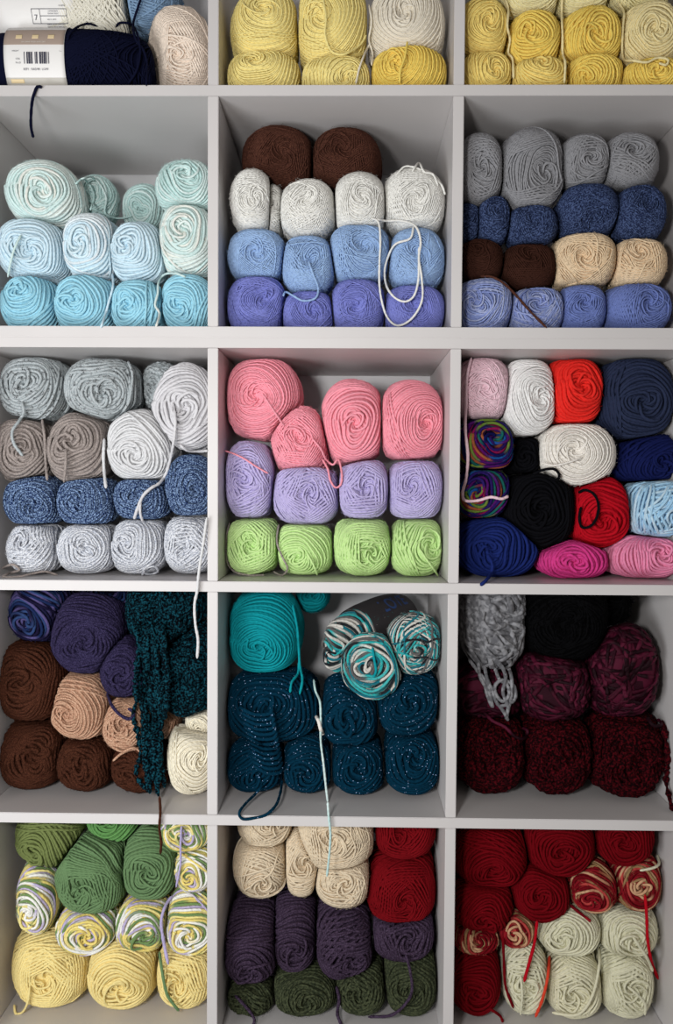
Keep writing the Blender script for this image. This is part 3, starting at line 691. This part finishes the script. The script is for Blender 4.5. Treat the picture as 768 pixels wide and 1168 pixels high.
K1 = B(c, 580, 628, 494, 548, 'black', 'coil', 'black ball behind, between rainbow and white balls', t=.005, D=.04)
K2 = B(c, 574, 661, 532, 630, 'black', 'coil', 'big black ball above the royal blue one', t=.0052)
R2 = B(c, 654, 724, 544, 626, 'crimson', 'coil', 'dark red ball with a black loop hanging over it', t=.0050)
B(c, 719, 797, 545, 615, 'baby_blue', 'swirl', 'baby blue and white ball above the rose pink one', t=.0044)
RB = B(c, 523, 619, 590, 670, 'royal', 'coil', 'royal blue ball in the bottom corner', f=1, t=.0052)
B(c, 618, 698, 619, 670, 'magenta', 'coil', 'magenta ball in the bottom row', f=1, t=.0048)
B(c, 695, 790, 611, 670, 'rose', 'coil', 'rose pink ball in the bottom row beside the magenta one', f=1, t=.0042)
tail(Q1, [(538, 408), (533, 430), (532, 460), (531, 490), (534, 520), (532, 545), (528, 562), (531, 571), (545, 571), (560, 567), (572, 569), (580, 566)], .0046)
tail(WW, [(664, 522), (650, 527), (632, 531), (618, 528)], .0028)
tail(K1, [(608, 541), (620, 536), (632, 535), (638, 541), (636, 547), (626, 545)], .0042); tail(K2, [(660, 562), (668, 559), (678, 564), (683, 576), (681, 590), (674, 600), (664, 601), (661, 590), (663, 578)], .0042)
tail(RB, [(556, 632), (562, 645), (558, 658), (548, 668)], .005)
# ---- fourth row, first column
c = (0, 3)
B(c, 4, 72, 666, 736, 'indigo_var', 'coil', 'indigo and blue shaded ball in the upper corner', t=.0050, D=.01)
PU1 = B(c, 51, 141, 679, 773, 'purple_chenille', 'chen', 'big fuzzy purple ball', t=.0046)
PU2 = B(c, 110, 166, 729, 799, 'purple_chenille', 'chen', 'smaller fuzzy purple ball below the big one', t=.0046)
B(c, 86, 150, 650, 715, 'indigo_var', 'chen', 'dark purple ball tucked high behind the big purple one', D=.06)
TB = B(c, 138, 226, 648, 748, 'teal_boucle', 'boucle', 'dark teal bumpy yarn bundle under the board, its strands hanging down', t=.0070, name='yarn_hank', cat='yarn hank')
B(c, 178, 243, 712, 824, 'teal_boucle', 'boucle', 'large dark teal bumpy ball beside the divider', t=.0068)
B(c, -16, 74, 734, 829, 'choc_chenille', 'chen', 'big chocolate brown fuzzy ball above the bottom row', t=.0052)
B(c, -10, 70, 824, 910, 'choc_chenille', 'chen', 'chocolate brown fuzzy ball in the bottom corner', f=1, t=.0052)
B(c, 60, 127, 844, 916, 'choc_chenille', 'chen', 'chocolate brown fuzzy ball, middle of the bottom row', f=1, t=.0052)
CH = B(c, 123, 192, 850, 916, 'choc_chenille', 'chen', 'chocolate brown fuzzy ball beside the cream one', f=1, t=.0052)
B(c, 52, 125, 769, 849, 'tan_chenille', 'coil', 'round tan ball between the chocolate ones', t=.0036)
TN = B(c, 114, 168, 798, 860, 'tan_chenille', 'swirl', 'untidy tan ball behind the hanging teal strands', t=.0034)
B(c, 165, 200, 805, 850, 'tan_chenille', 'coil', 'tan ball far back between the teal strands and the teal ball', D=.06, tuft=0, t=.0036)
B(c, 187, 242, 830, 924, 'cream', 'fcoil', 'cream ball in the bottom corner beside the divider', f=1, t=.0030, D=-.01)
B(c, 210, 244, 812, 842, 'cream', 'fcoil', 'cream ball set back above the bottom corner cream one', D=.03, tuft=0)
for k, (xa, xb, yb) in enumerate(((158, 172, 905), (162, 178, 908), (170, 174, 890), (176, 184, 880), (166, 168, 884), (160, 163, 850), (182, 180, 905), (188, 178, 860), (172, 186, 898), (178, 170, 870), (186, 190, 820), (154, 158, 800))):
    w = [(xa + (xb - xa) * s + 3 * math.sin(6 * s + k * 1.7), 712 + (yb - 712) * s) for s in (0, .2, .4, .6, .8, 1)]
    tail(TB, w, .0085, dy=-.003 * (k % 4), smooth=9, boucle=True)
tail(TB, [(160, 790), (152, 815), (158, 840), (160, 862), (155, 880), (162, 895), (172, 902)], .006, boucle=True)
tail(PU2, [(122, 790), (128, 805), (138, 816), (148, 820), (153, 813), (146, 808)], .0048)
tail(TN, [(164, 853), (150, 855), (138, 860), (129, 868)], .0040); tail(TN, [(128, 852), (140, 857), (152, 853), (162, 858)], .0040)
tail(CH, [(182, 908), (183, 925), (182, 945), (184, 960), (183, 974)], .0040, label='loose brown end hanging over the shelf edge', fixed=-.004)
# ---- fourth row, middle: teal and petrol
c = (1, 3)
TE = B(c, 259, 341, 676, 772, 'teal', 'coil', 'large bright teal ball in the upper corner', t=.0040, pole=(-.1, -.28))
B(c, 338, 374, 668, 700, 'teal', 'coil', 'small bright teal ball peeking out far behind', D=.10, tuft=0, t=.004)
VA = B(c, 340, 400, 710, 786, 'teal_var', 'coil', 'long teal white and black skein with a grey paper band, leaning back', t=.0046, L=.13, tilt=(.13, -.62), name='yarn_skein', cat='yarn skein')
VB = B(c, 390, 455, 728, 800, 'teal_var', 'coil', 'round teal white and black ball, end facing out', t=.0048, tip=.034, L=.044, tilt=(.06, -.08))
B(c, 442, 503, 702, 768, 'teal_var', 'wraps', 'small teal and white ball wound in all directions', t=.0038, L=.036, hole=.1, tip=.05)
PB = B(c, 255, 364, 770, 852, 'petrol', 'coil', 'wide glittery petrol blue hank folded over itself', t=.0060, name='yarn_hank', cat='yarn hank')
B(c, 364, 432, 777, 857, 'petrol', 'coil', 'glittery petrol blue ball in the middle of the upper row', t=.0060)
B(c, 430, 503, 767, 845, 'petrol', 'coil', 'glittery petrol blue ball beside the lit divider, upper row', t=.0060)
P5 = B(c, 257, 323, 850, 912, 'petrol', 'coil', 'glittery petrol blue ball in the bottom corner behind a loose loop', f=1, t=.0050)
B(c, 321, 379, 848, 912, 'petrol', 'coil', 'glittery petrol blue ball, second in the bottom row from the shadowed divider', f=1, t=.0050)
B(c, 377, 440, 846, 912, 'petrol', 'coil', 'glittery petrol blue ball, third in the bottom row from the shadowed divider', f=1, t=.0050)
B(c, 438, 503, 839, 914, 'petrol', 'coil', 'glittery petrol blue ball in the bottom corner at the lit divider', f=1, t=.0050)
for k in range(13):                                    # the folded-over twist of the hank
    y0 = 806 + k * 5.6
    x0, x1 = 273 + k * 1.4, 303 + k * 1.0
    tail(PB, [(x0, y0), (x0 + 8, y0 + 5), ((x0 + x1) / 2 + 4, y0 + 9), (x1 + 4, y0 + 8), (x1 + 8, y0 + 1)], .0056, dy=-.004)
tail(P5, [(300, 895), (292, 905), (280, 917), (273, 927), (277, 934), (290, 933), (304, 929), (315, 918), (320, 904), (322, 890)], .0042)
tail(TE, [(334, 690), (339, 715), (341, 740), (342, 758), (345, 775), (342, 792)], .0040); tail(TE, [(341, 755), (340, 768), (333, 778), (331, 790)], .0038)
tail(VA, [(358, 775), (360, 788), (365, 800), (366, 820), (366, 845), (369, 870), (372, 898), (374, 915)], .0036, col='mint_deep', smooth=9)
tail(VA, [(374, 915), (375, 930), (377, 950), (376, 972), (373, 1000)], .0036, col='mint_deep', fixed=-.004, label='thin mint strand hanging over the shelf edge')
tail(VA, [(361, 817), (364, 824), (366, 832), (369, 838)], .0058, col='warm_white')
tail(VB, [(425, 738), (427, 752), (429, 765), (426, 773)], .0040, col='teal')
# ---- fourth row, third column: ribbon and burgundy
c = (2, 3)
SR = B(c, 530, 604, 640, 766, 'silver_ribbon', 'ribbon', 'silver grey ribbon yarn ball with loops spilling down', t=.0080, tuft=0)
B(c, 598, 700, 640, 762, 'black_fur', 'fur', 'black furry yarn ball beside the silver ribbon yarn', tuft=0)
B(c, 655, 722, 640, 730, 'black_fur', 'fur', 'black furry yarn ball set further back at the top', D=.05, tuft=0)
B(c, 521, 600, 758, 826, 'wine_ribbon', 'ribbon', 'dark wine ribbon ball under the silver loops', tuft=0, t=.006, D=.02)
WR = B(c, 594, 676, 742, 828, 'wine_ribbon', 'ribbon', 'wine ribbon yarn ball under the black fur', tuft=0, t=.006)
WR2 = B(c, 674, 755, 717, 822, 'wine_ribbon', 'ribbon', 'tall wine ribbon yarn ball at the outer side', tuft=0, t=.006)
B(c, 521, 603, 820, 934, 'burgundy_boucle', 'boucle', 'big burgundy bumpy ball against the divider', f=1, t=.0066)
B(c, 600, 680, 820, 932, 'burgundy_boucle', 'boucle', 'big burgundy bumpy ball in the middle of its row', f=1, t=.0066)
BB = B(c, 677, 764, 817, 926, 'burgundy_boucle', 'boucle', 'big burgundy bumpy ball at the outer end, a strand trailing beside it', f=1, t=.0066)
for p in ([(546, 755), (548, 772), (558, 790), (562, 806), (556, 792), (552, 775)], [(572, 758), (577, 772), (574, 790), (580, 806), (577, 816)], [(553, 760), (556, 775), (562, 788), (566, 800), (575, 812), (580, 822)], [(535, 752), (545, 765), (555, 778), (560, 790)], [(580, 760), (584, 775), (583, 795), (579, 812), (578, 820)], [(565, 762), (570, 775), (578, 780), (581, 792), (574, 800), (566, 792), (565, 782), (573, 776), (586, 782), (588, 796), (580, 803), (570, 806)]):
    tail(SR, p, .0058, dy=-.002, smooth=9)
tail(WR, [(552, 812), (562, 822), (576, 829), (588, 840), (598, 842), (602, 834), (596, 830)], .0050, col='wine_ribbon')
tail(BB, [(756, 822), (760, 845), (762, 870), (760, 890), (764, 910), (768, 925)], .008, boucle=True, smooth=9); tail(WR2, [(738, 818), (746, 828), (755, 826), (750, 820)], .005)
# ---- bottom row, first column: green, spring mix, butter
c = (0, 4)
B(c, 13, 92, 925, 996, 'olive', 'coil', 'olive green ball in the upper corner', t=.0044)
B(c, 96, 158, 905, 966, 'green_bright', 'coil', 'bright green ball at the back under the board', D=.03, t=.004)
B(c, 57, 144, 955, 1050, 'sage', 'swirl', 'large sage green ball bulging forward', t=.0036, D=-.012, pole=(-.12, -.25))
B(c, 132, 203, 949, 1033, 'sage', 'coil', 'sage green ball with a ringed middle', t=.0042)
B(c, 182, 242, 925, 974, 'spring_var', 'coil', 'yellow green and white ball in the top corner beside the divider', t=.0040)
VS = B(c, 198, 243, 971, 1021, 'spring_var', 'coil', 'small yellow green and white ball between sage ball and divider', t=.0040)
B(c, 14, 62, 992, 1073, 'spring_var', 'coil', 'tall narrow yellow green and white ball under the olive one', t=.0044)
B(c, 60, 131, 1036, 1092, 'spring_var', 'coil', 'squat yellow green and white ball under the large sage one', t=.0044)
B(c, 128, 191, 1029, 1090, 'spring_var', 'coil', 'yellow green and white ball under the ringed sage ball', t=.0044)
V5 = B(c, 185, 246, 1020, 1098, 'spring_var', 'coil', 'largest multicoloured spring ball beside the divider, with lilac strands', t=.0042)
BU = B(c, 8, 99, 1067, 1154, 'butter', 'swirl', 'biggest butter yellow ball in the bottom corner', f=1, t=.0036)
B(c, 95, 176, 1074, 1150, 'butter', 'coil', 'butter yellow ball in the middle of the bottom row', f=1, t=.0044)
B3 = B(c, 175, 243, 1078, 1146, 'butter', 'swirl', 'butter yellow ball beside the divider with a green strand over it', f=1, t=.0036)
tail(V5, [(196, 1022), (188, 1035), (184, 1052), (187, 1075), (192, 1100)], .0048, col='lilac'); tail(B3, [(182, 1085), (185, 1108), (190, 1132), (197, 1144), (204, 1153)], .0046, col='sage')
tail(VS, [(207, 942), (206, 965), (206, 985), (201, 1012)], .0034, col='lilac'); tail(BU, [(34, 1125), (32, 1142), (26, 1154), (18, 1156), (16, 1146)], .0036)
# ---- bottom row, middle
c = (1, 4)
B(c, 270, 331, 915, 969, 'oat', 'wraps', 'oat coloured ball under the board in the top corner', t=.0034)
B(c, 266, 328, 964, 1029, 'oat', 'wraps', 'oat coloured ball beside the shadowed divider, above the plum skeins', t=.0034)
B(c, 322, 366, 950, 1030, 'oat', 'wraps', 'narrow oat coloured ball between two others', t=.0034, D=.006)
B(c, 338, 428, 915, 1001, 'oat', 'wraps', 'widest oat coloured ball, bulging forward under the board', t=.0030, D=-.01)
B(c, 360, 422, 980, 1038, 'oat', 'wraps', 'oat coloured ball under the widest one', t=.0038)
B(c, 426, 499, 915, 984, 'wine_red', 'swirl', 'wine red ball under the board beside the lit divider', t=.0034)
B(c, 417, 499, 978, 1062, 'wine_red', 'swirl', 'large wine red ball below another wine red one', t=.0030)
kw = dict(t=.0046, name='yarn_skein', cat='yarn skein', L=.10)
PL1 = B(c, 251, 318, 1066, 1140, 'plum', 'coil', 'long plum skein in the corner, spiral end facing out', tilt=(.22, 0), D=-.01, **kw)
PL2 = B(c, 305, 362, 1050, 1126, 'plum', 'coil', 'narrow long plum skein, second from the shadowed divider', tilt=(.22, 0), **kw)
PL3 = B(c, 358, 430, 1052, 1137, 'plum', 'swirl', 'thick long plum skein with coarse wrapped strands', tilt=(.25, 0), D=-.01, **kw)
PL4 = B(c, 422, 497, 1040, 1101, 'plum', 'swirl', 'plum ball under the large wine red one', t=.0046)
MO1 = B(c, 258, 314, 1126, 1170, 'moss', 'swirl', 'moss green ball in the bottom corner under the first plum skein', f=1, t=.0042)
B(c, 310, 385, 1116, 1176, 'moss', 'coil', 'wide moss green ball at the very bottom', f=1, t=.0044)
B(c, 383, 442, 1104, 1170, 'moss', 'swirl', 'moss green ball behind a plum strand', f=1, t=.0042)
MO4 = B(c, 438, 501, 1090, 1166, 'moss', 'coil', 'tall moss green ball beside the lit divider', f=1, t=.0044)
tail(PL3, [(384, 1125), (387, 1140), (385, 1156), (390, 1170)], .005); tail(PL4, [(463, 1088), (468, 1108), (470, 1130), (462, 1146), (446, 1158), (420, 1160)], .0044); tail(PL1, [(268, 1135), (282, 1150), (290, 1162), (288, 1172)], .0044)
# ---- bottom row, third column: reds and celery
c = (2, 4)
B(c, 520, 605, 943, 1022, 'dark_red', 'coil', 'dark red ball with a wide sunken middle in the top corner', t=.0044, hole=.5)
B(c, 602, 684, 930, 1007, 'dark_red', 'coil', 'dark red ball in the middle of the top row', t=.0044)
DR3 = B(c, 683, 750, 925, 993, 'dark_red', 'coil', 'dark red ball at the outer end of the top row', t=.0042)
B(c, 519, 589, 1008, 1069, 'dark_red', 'coil', 'dark red ball against the divider, second row down', t=.0044)
B(c, 585, 652, 992, 1057, 'dark_red', 'coil', 'oval dark red ball sitting next to the marbled red one', t=.0044)
RV = B(c, 653, 706, 989, 1046, 'red_var', 'coil', 'marbled red and white ball above a celery ball', t=.0044)
RV2 = B(c, 704, 758, 982, 1045, 'red_var', 'coil', 'marbled red ball near the outer wall with a long red end', t=.0044)
B(c, 519, 571, 1056, 1091, 'red_var', 'coil', 'flattened marbled red ball against the divider', t=.0040)
RV4 = B(c, 569, 613, 1044, 1086, 'red_var', 'coil', 'small marbled red ball above the narrow celery ball', t=.0042, D=.01)
C1 = B(c, 613, 690, 1034, 1095, 'celery', 'coil', 'pale celery ball below the marbled ones, ringed middle', t=.0044)
C2 = B(c, 687, 753, 1038, 1095, 'celery', 'coil', 'pale celery ball near the outer wall, upper of two', t=.0044)
C3 = B(c, 576, 628, 1074, 1152, 'celery', 'swirl', 'tall narrow celery ball beside the lone bottom red one', f=1, t=.0040)
C4 = B(c, 625, 691, 1091, 1160, 'celery_warm', 'swirl', 'creamy celery ball in the middle of the bottom row', f=1, t=.0038)
C5 = B(c, 688, 750, 1089, 1152, 'celery', 'swirl', 'pale celery ball in the bottom corner near the outer wall', f=1, t=.0040)
DR6 = B(c, 514, 574, 1084, 1159, 'dark_red', 'coil', 'dark red ball in the bottom corner against the divider', f=1, t=.0044)
tail(RV2, [(736, 1020), (738, 1045), (739, 1070), (743, 1095), (751, 1117)], .0046, col='crimson'); tail(RV4, [(613, 1050), (610, 1075), (604, 1098), (598, 1120)], .0050, col='crimson')
tail(RV4, [(574, 1068), (575, 1095), (577, 1125), (586, 1150)], .0044, col='dark_red'); tail(RV4, [(627, 1090), (625, 1115), (619, 1140), (611, 1160)], .0044, col='orange_red')
tail(RV, [(650, 1032), (660, 1040), (668, 1046), (674, 1051)], .0046); tail(C2, [(722, 1068), (730, 1080), (738, 1092), (745, 1108)], .0046)
tail(C4, [(684, 1080), (684, 1100), (678, 1130), (668, 1150), (655, 1158), (630, 1155)], .0044); tail(C5, [(716, 1125), (728, 1135), (736, 1145), (736, 1158)], .0040); tail(C3, [(594, 1112), (596, 1135), (594, 1158)], .0038)
tail(DR6, [(558, 1150), (570, 1158), (574, 1166)], .0044); tail(DR3, [(750, 975), (752, 985), (745, 990), (730, 993)], .004, col='celery')
# ================================================================ build
def struct(name, lo, hi, mat):
    o = box(name, lo, hi, mat, None, 0); o['kind'] = 'structure'; return o
struct('wall_back', (-2.0, DEP + .02, 0), (2.0, DEP + .12, 2.7), flat_mat('wall_paint', (225, 222, 214), .8))
struct('floor', (-2.0, -2.4, -.05), (2.0, DEP + .12, 0), flat_mat('floor_vinyl', (150, 142, 132), .6))
shelf_unit([0, 1], 'upper white cube shelf unit holding the yellow, mint, blue, brown and grey yarn')
shelf_unit([2, 3, 4, 5], 'lower white cube shelf unit standing on the floor, carrying the upper unit')
ROWN = ('top', 'second', 'third', 'fourth', 'bottom'); COLN = ('first', 'middle', 'third')
_same = {}
for b in balls: _same.setdefault((b.cub, b.col, b.cat), []).append(b)
for (cub_, col_, cat_), m_ in _same.items():
    if len(m_) > 1:
        for b in m_: b.group = '%s %ss in the %s row, %s column' % (col_.replace('_var', ' shaded').replace('_', ' '), cat_, ROWN[cub_[1]], COLN[cub_[0]])
setup()
for b in balls: build_ball(b)

# paper bands round the skeins
paper = flat_mat('label_paper', (240, 238, 236), .5, .3); greige = flat_mat('label_greige', (176, 158, 146), .5, .3); greyp = flat_mat('label_grey_stripe', (196, 192, 184), .5, .3)
ink = flat_mat('label_ink', (70, 70, 84), .5, .3); gold = flat_mat('label_gold', (236, 214, 170), .5, .3); charcoal = flat_mat('label_charcoal', (62, 58, 60), .5, .3); bluei = flat_mat('label_blue_ink', (56, 84, 140), .5, .3); whitei = flat_mat('label_white_ink', (226, 222, 214), .5, .3)
def band(b, y0, y1, a0, a1, mat, lift, name, parent, tv=None, K=40):
    """a strip of paper round the skein: y0..y1 along its axis, a0..a1 round it (angle from the front, up positive)"""
    ys = np.linspace(y0, y1, 14); an = np.linspace(a0, a1, K)
    Yg, Ag = np.meshgrid(ys, an, indexing='ij')
    Pp = bandpt(b, Yg, Ag, lift)
    idx = np.arange(Yg.size).reshape(Yg.shape)
    Q = np.stack([idx[:-1, :-1], idx[:-1, 1:], idx[1:, 1:], idx[1:, :-1]], -1).reshape(-1, 4)
    me = mesh_np(name, Pp.reshape(-1, 3) - b.base, Q, mat)
    o = link(name, me, parent)
    s = o.modifiers.new('thick', 'SOLIDIFY'); s.thickness = .0002; s.offset = 1
    return o
def bandpt(b, Y, A, lift):
    # local frame of a lying skein: axis = world x; front = -y, up = +z
    rad = b.rad; out = []
    sh = np.stack([np.zeros_like(A), -np.cos(A), np.sin(A)], -1)
    dirs = unit(sh * 1.0 + np.stack([Y / (rad[0]), 0 * Y, 0 * Y], -1))
    if not hasattr(b, 'bandr'):
        dd = unit(np.stack([np.zeros(90), -np.cos(np.linspace(-PI, PI, 90)), np.sin(np.linspace(-PI, PI, 90))], -1))
        b.bandr = (np.linspace(-PI, PI, 90), surf(b, dd))
    r = np.interp((A + PI) % (2 * PI) - PI, *b.bandr) * (1 - .25 * np.abs((Y) / rad[1]) ** 3) + lift
    Pp = b.c + sh * r[..., None] + np.stack([Y, 0 * Y, 0 * Y], -1)
    for n, h in b.planes:
        e = (Pp - b.c) @ n - (h - .0001); Pp = Pp - np.maximum(e, 0)[..., None] * n
    return Pp
def text_on(b, s, ymid, amid, h, mat, parent, lift, flip=False, name='printed_text'):
    cu = bpy.data.curves.new('txt', 'FONT'); cu.body = s; cu.size = h; cu.align_x = 'CENTER'; cu.align_y = 'CENTER'; cu.extrude = 0; cu.resolution_u = 2
    to = bpy.data.objects.new('txt', cu); COLL.objects.link(to); dg = bpy.context.evaluated_depsgraph_get(); dg.update()
    me = bpy.data.meshes.new_from_object(to.evaluated_get(dg)); bpy.data.objects.remove(to); bpy.data.curves.remove(cu)
    co = np.zeros(len(me.vertices) * 3, np.float32); me.vertices.foreach_get('co', co); co = co.reshape(-1, 3)
    if flip: co[:, :2] *= -1
    R0 = np.interp(amid, *b.bandr)
    Pp = bandpt(b, ymid + co[:, 0], amid + co[:, 1] / R0, lift) - b.base
    me.vertices.foreach_set('co', Pp.astype(np.float32).ravel()); me.materials.clear(); me.materials.append(mat); me.name = name; me.update()
    return link(name, me, parent)
def bars(b, y0, y1, a0, a1, spec, mat, parent, lift, name):
    G = Geo()
    tot = sum(spec); y = y0
    for k, w in enumerate(spec):
        yn = y + (y1 - y0) * w / tot
        if k % 2 == 0:
            Y, A = np.meshgrid([y, yn], np.linspace(a0, a1, 8), indexing='ij'); Pp = bandpt(b, Y, A, lift).reshape(-1, 3) - b.base
            i = np.arange(16).reshape(2, 8); G.add(Pp, np.stack([i[0, :-1], i[0, 1:], i[1, 1:], i[1, :-1]], -1), np.zeros((28, 2)))
        y = yn
    return link(name, G.mesh(name, mat, np.zeros(3)), parent)
def pxl(b, px, py):                      # place on the skein seen at a pixel -> (along, angle)
    y = hit(px, py, .03); p = at(px, py, y) - b.c; return p[0], math.atan2(p[2], -p[1])
NVr = NV.obj
ya = pxl(NV, 5, 65)[0]; yb_ = pxl(NV, 74, 65)[0]
_, aT = pxl(NV, 40, 41); _, a1 = pxl(NV, 40, 53); _, a2 = pxl(NV, 40, 88)
bandpt(NV, np.zeros(1), np.zeros(1), 0)
pb = band(NV, ya, yb_, -PI, PI, paper, .0012, 'paper_band', NVr, K=90)
aT0 = a1 + .52
band(NV, ya + .0004, yb_ - .0004, a1, aT0, greige, .0018, 'printed_stripe', pb); band(NV, ya + .0004, yb_ - .0004, a2 - .6, a2, greyp, .0018, 'printed_stripe', pb)
W = yb_ - ya; ym_ = (ya + yb_) / 2
for f_ in (.25, .52, .78): band(NV, ya + W * f_ - .0045, ya + W * f_ + .0045, a1 + .17, a1 + .30, gold, .0024, 'printed_square', pb, K=6)
band(NV, ya + W * .08, ya + W * .30, a2 - .13, a2 - .03, gold, .0024, 'printed_square', pb, K=6)
sp_ = [1, 3, 2, 1, 3, 1, 2, 4, 1, 1, 2, 3, 3, 1, 2, 1, 3, 1, 1, 2, 1]
bars(NV, ya + W * .34, ya + W * .75, pxl(NV, 40, 73)[1], pxl(NV, 40, 61)[1], sp_, ink, pb, .0024, 'barcode')
text_on(NV, 'REF1 : RAD98 : LO99', ym_ + .002, pxl(NV, 40, 79)[1], .0040, ink, pb, .0024)
text_on(NV, 'WEIGHT', ya + W * .20, pxl(NV, 15, 60)[1], .0026, ink, pb, .0024); text_on(NV, 'COL', ya + W * .24, pxl(NV, 18, 68)[1], .0032, ink, pb, .0024); text_on(NV, '76 LO', ya + W * .24, pxl(NV, 18, 72)[1], .0030, ink, pb, .0024)
text_on(NV, 'MACHINE WASH AND DRY', ym_, a1 + .07, .0028, whitei, pb, .0024)
# cream skein band, printed upside down
s0, s1 = pxl(SK, -30, 10)[0], pxl(SK, 84, 10)[0]
bandpt(SK, np.zeros(1), np.zeros(1), 0)
pc = band(SK, s0, s1, -PI, PI, paper, .0012, 'paper_band', SK.obj, K=90)
x0, aa = pxl(SK, 36, 10); x1, _ = pxl(SK, 76, 10); ab = pxl(SK, 50, 27)[1]; xm = pxl(SK, 46, 18)[0]
for (u0, u1, v0, v1) in ((x0, x1, aa, aa - .012), (x0, x1, ab, ab + .012), (x0, x0 + .0005, ab, aa), (x1 - .0005, x1, ab, aa), (xm, xm + .0005, ab, aa), (xm, x1, (aa + ab) / 2, (aa + ab) / 2 + .012)):
    band(SK, u0, u1, v0, v1, ink, .0024, 'printed_line', pc, K=8)
text_on(SK, '7', (x0 + xm) / 2, (aa * .4 + ab * .6), .010, ink, pc, .0024, flip=False)
for k_, s_ in enumerate(('SUPER BULKY', 'SUPER GROSSE')):
    text_on(SK, s_, (xm + x1) / 2, aa - (k_ + 1) * (aa - ab) * .16, .0024, ink, pc, .0024, flip=True)
text_on(SK, 'KNIT 10 MM', (xm + x1) / 2 - .003, ab + (aa - ab) * .3, .0024, ink, pc, .0024, flip=True)
for k_ in (1, 2): text_on(SK, 'MACHINE WASH WARM', (xm + x1) / 2 + .002, pxl(SK, 62, 27 + k_ * 3.2)[1], .0024, ink, pc, .0024, flip=True)
text_on(SK, 'PORTO', x1 - .006, aa + .06, .0028, ink, pc, .0024, flip=True)

# grey paper band on the long teal skein
def sleeve(b, y0, y1, mat, name, lift=.001, parent=None, a0=-PI, a1=PI):
    an = np.linspace(a0, a1, 60); ys = np.linspace(y0, y1, 12)
    rl = 1.0
    Yg, Ag = np.meshgrid(ys, an, indexing='ij')
    k = (1 - np.abs(Yg / b.rad[1]) ** 2.5) ** .4
    loc = np.stack([np.sin(Ag) * (b.rad[0] * k + lift), Yg, np.cos(Ag) * (b.rad[2] * k + lift)], -1)
    w = loc @ b.R.T; L_ = np.linalg.norm(w, axis=-1); dd = w / L_[..., None]
    L_ = np.minimum(L_, surf(b, dd) + lift); Pp = b.c + dd * L_[..., None]
    for n, h in b.planes: Pp = Pp - np.maximum((Pp - b.c) @ n - h, 0)[..., None] * n
    idx = np.arange(Yg.size).reshape(Yg.shape); Q = np.stack([idx[:-1, :-1], idx[:-1, 1:], idx[1:, 1:], idx[1:, :-1]], -1)[..., ::-1].reshape(-1, 4)
    return link(name, mesh_np(name, Pp.reshape(-1, 3) - b.base, Q, mat), parent)
sb = sleeve(VA, -.045, .09, charcoal, 'paper_band', .0012, VA.obj)
def text_sleeve(b, s, y, a, h, mat, parent, rotq=PI / 2):
    cu = bpy.data.curves.new('txt', 'FONT'); cu.body = s; cu.size = h; cu.align_x = 'CENTER'; cu.align_y = 'CENTER'; cu.offset = .0004
    to = bpy.data.objects.new('txt', cu); COLL.objects.link(to); dg = bpy.context.evaluated_depsgraph_get(); dg.update()
    me = bpy.data.meshes.new_from_object(to.evaluated_get(dg)); bpy.data.objects.remove(to); bpy.data.curves.remove(cu)
    co = np.zeros(len(me.vertices) * 3, np.float32); me.vertices.foreach_get('co', co); co = co.reshape(-1, 3)
    yy = y + co[:, 0] * math.cos(rotq) + co[:, 1] * math.sin(rotq); xx = -co[:, 1] * math.cos(rotq) + co[:, 0] * math.sin(rotq)
    A = a + xx / b.rad[0]; k = (1 - np.abs(yy / b.rad[1]) ** 2.5) ** .4
    loc = np.stack([np.sin(A) * (b.rad[0] * k + .0018), yy, np.cos(A) * (b.rad[2] * k + .0018)], -1)
    w = loc @ b.R.T; L_ = np.linalg.norm(w, axis=-1); dd = w / L_[..., None]; L_ = np.minimum(L_, surf(b, dd) + .0018)
    Pp = b.c + dd * L_[..., None]
    for n, h in b.planes: Pp = Pp - np.maximum((Pp - b.c) @ n - h, 0)[..., None] * n
    me.vertices.foreach_set('co', (Pp - b.base).astype(np.float32).ravel()); me.materials.clear(); me.materials.append(mat); me.name = 'printed_text'; me.update()
    return link('printed_text', me, parent)
text_sleeve(VA, 'LOVE', .034, .55, .030, bluei, sb, 0.0)
text_sleeve(VA, '||||', -.02, -.5, .012, whitei, sb, 0.0)

# ================================================================ light
def lamp(name, size, energy, loc, target, col):
    l = bpy.data.lights.new(name, 'AREA'); l.shape = 'DISK'; l.size = size; l.energy = energy; l.color = col
    o = bpy.data.objects.new(name, l); COLL.objects.link(o); o.location = loc
    o.rotation_euler = (Vector(target) - Vector(loc)).to_track_quat('-Z', 'Y').to_euler(); return o
lamp('front_light', .16, 8.2, (-.25, -1.2, OZ - .10), (-.3, 0, OZ - .1), (1.0, .985, .97))
lamp('window_light', .8, 16.0, (-.92, -1.28, OZ - .58), (-.40, 0, OZ - .1), (.95, .98, 1.0))
w = bpy.data.worlds.new('room_light'); scene.world = w; w.use_nodes = True
bg = w.node_tree.nodes['Background']; bg.inputs[0].default_value = (1.0, .94, .88, 1); bg.inputs[1].default_value = .21
scene.cycles.diffuse_bounces = 6
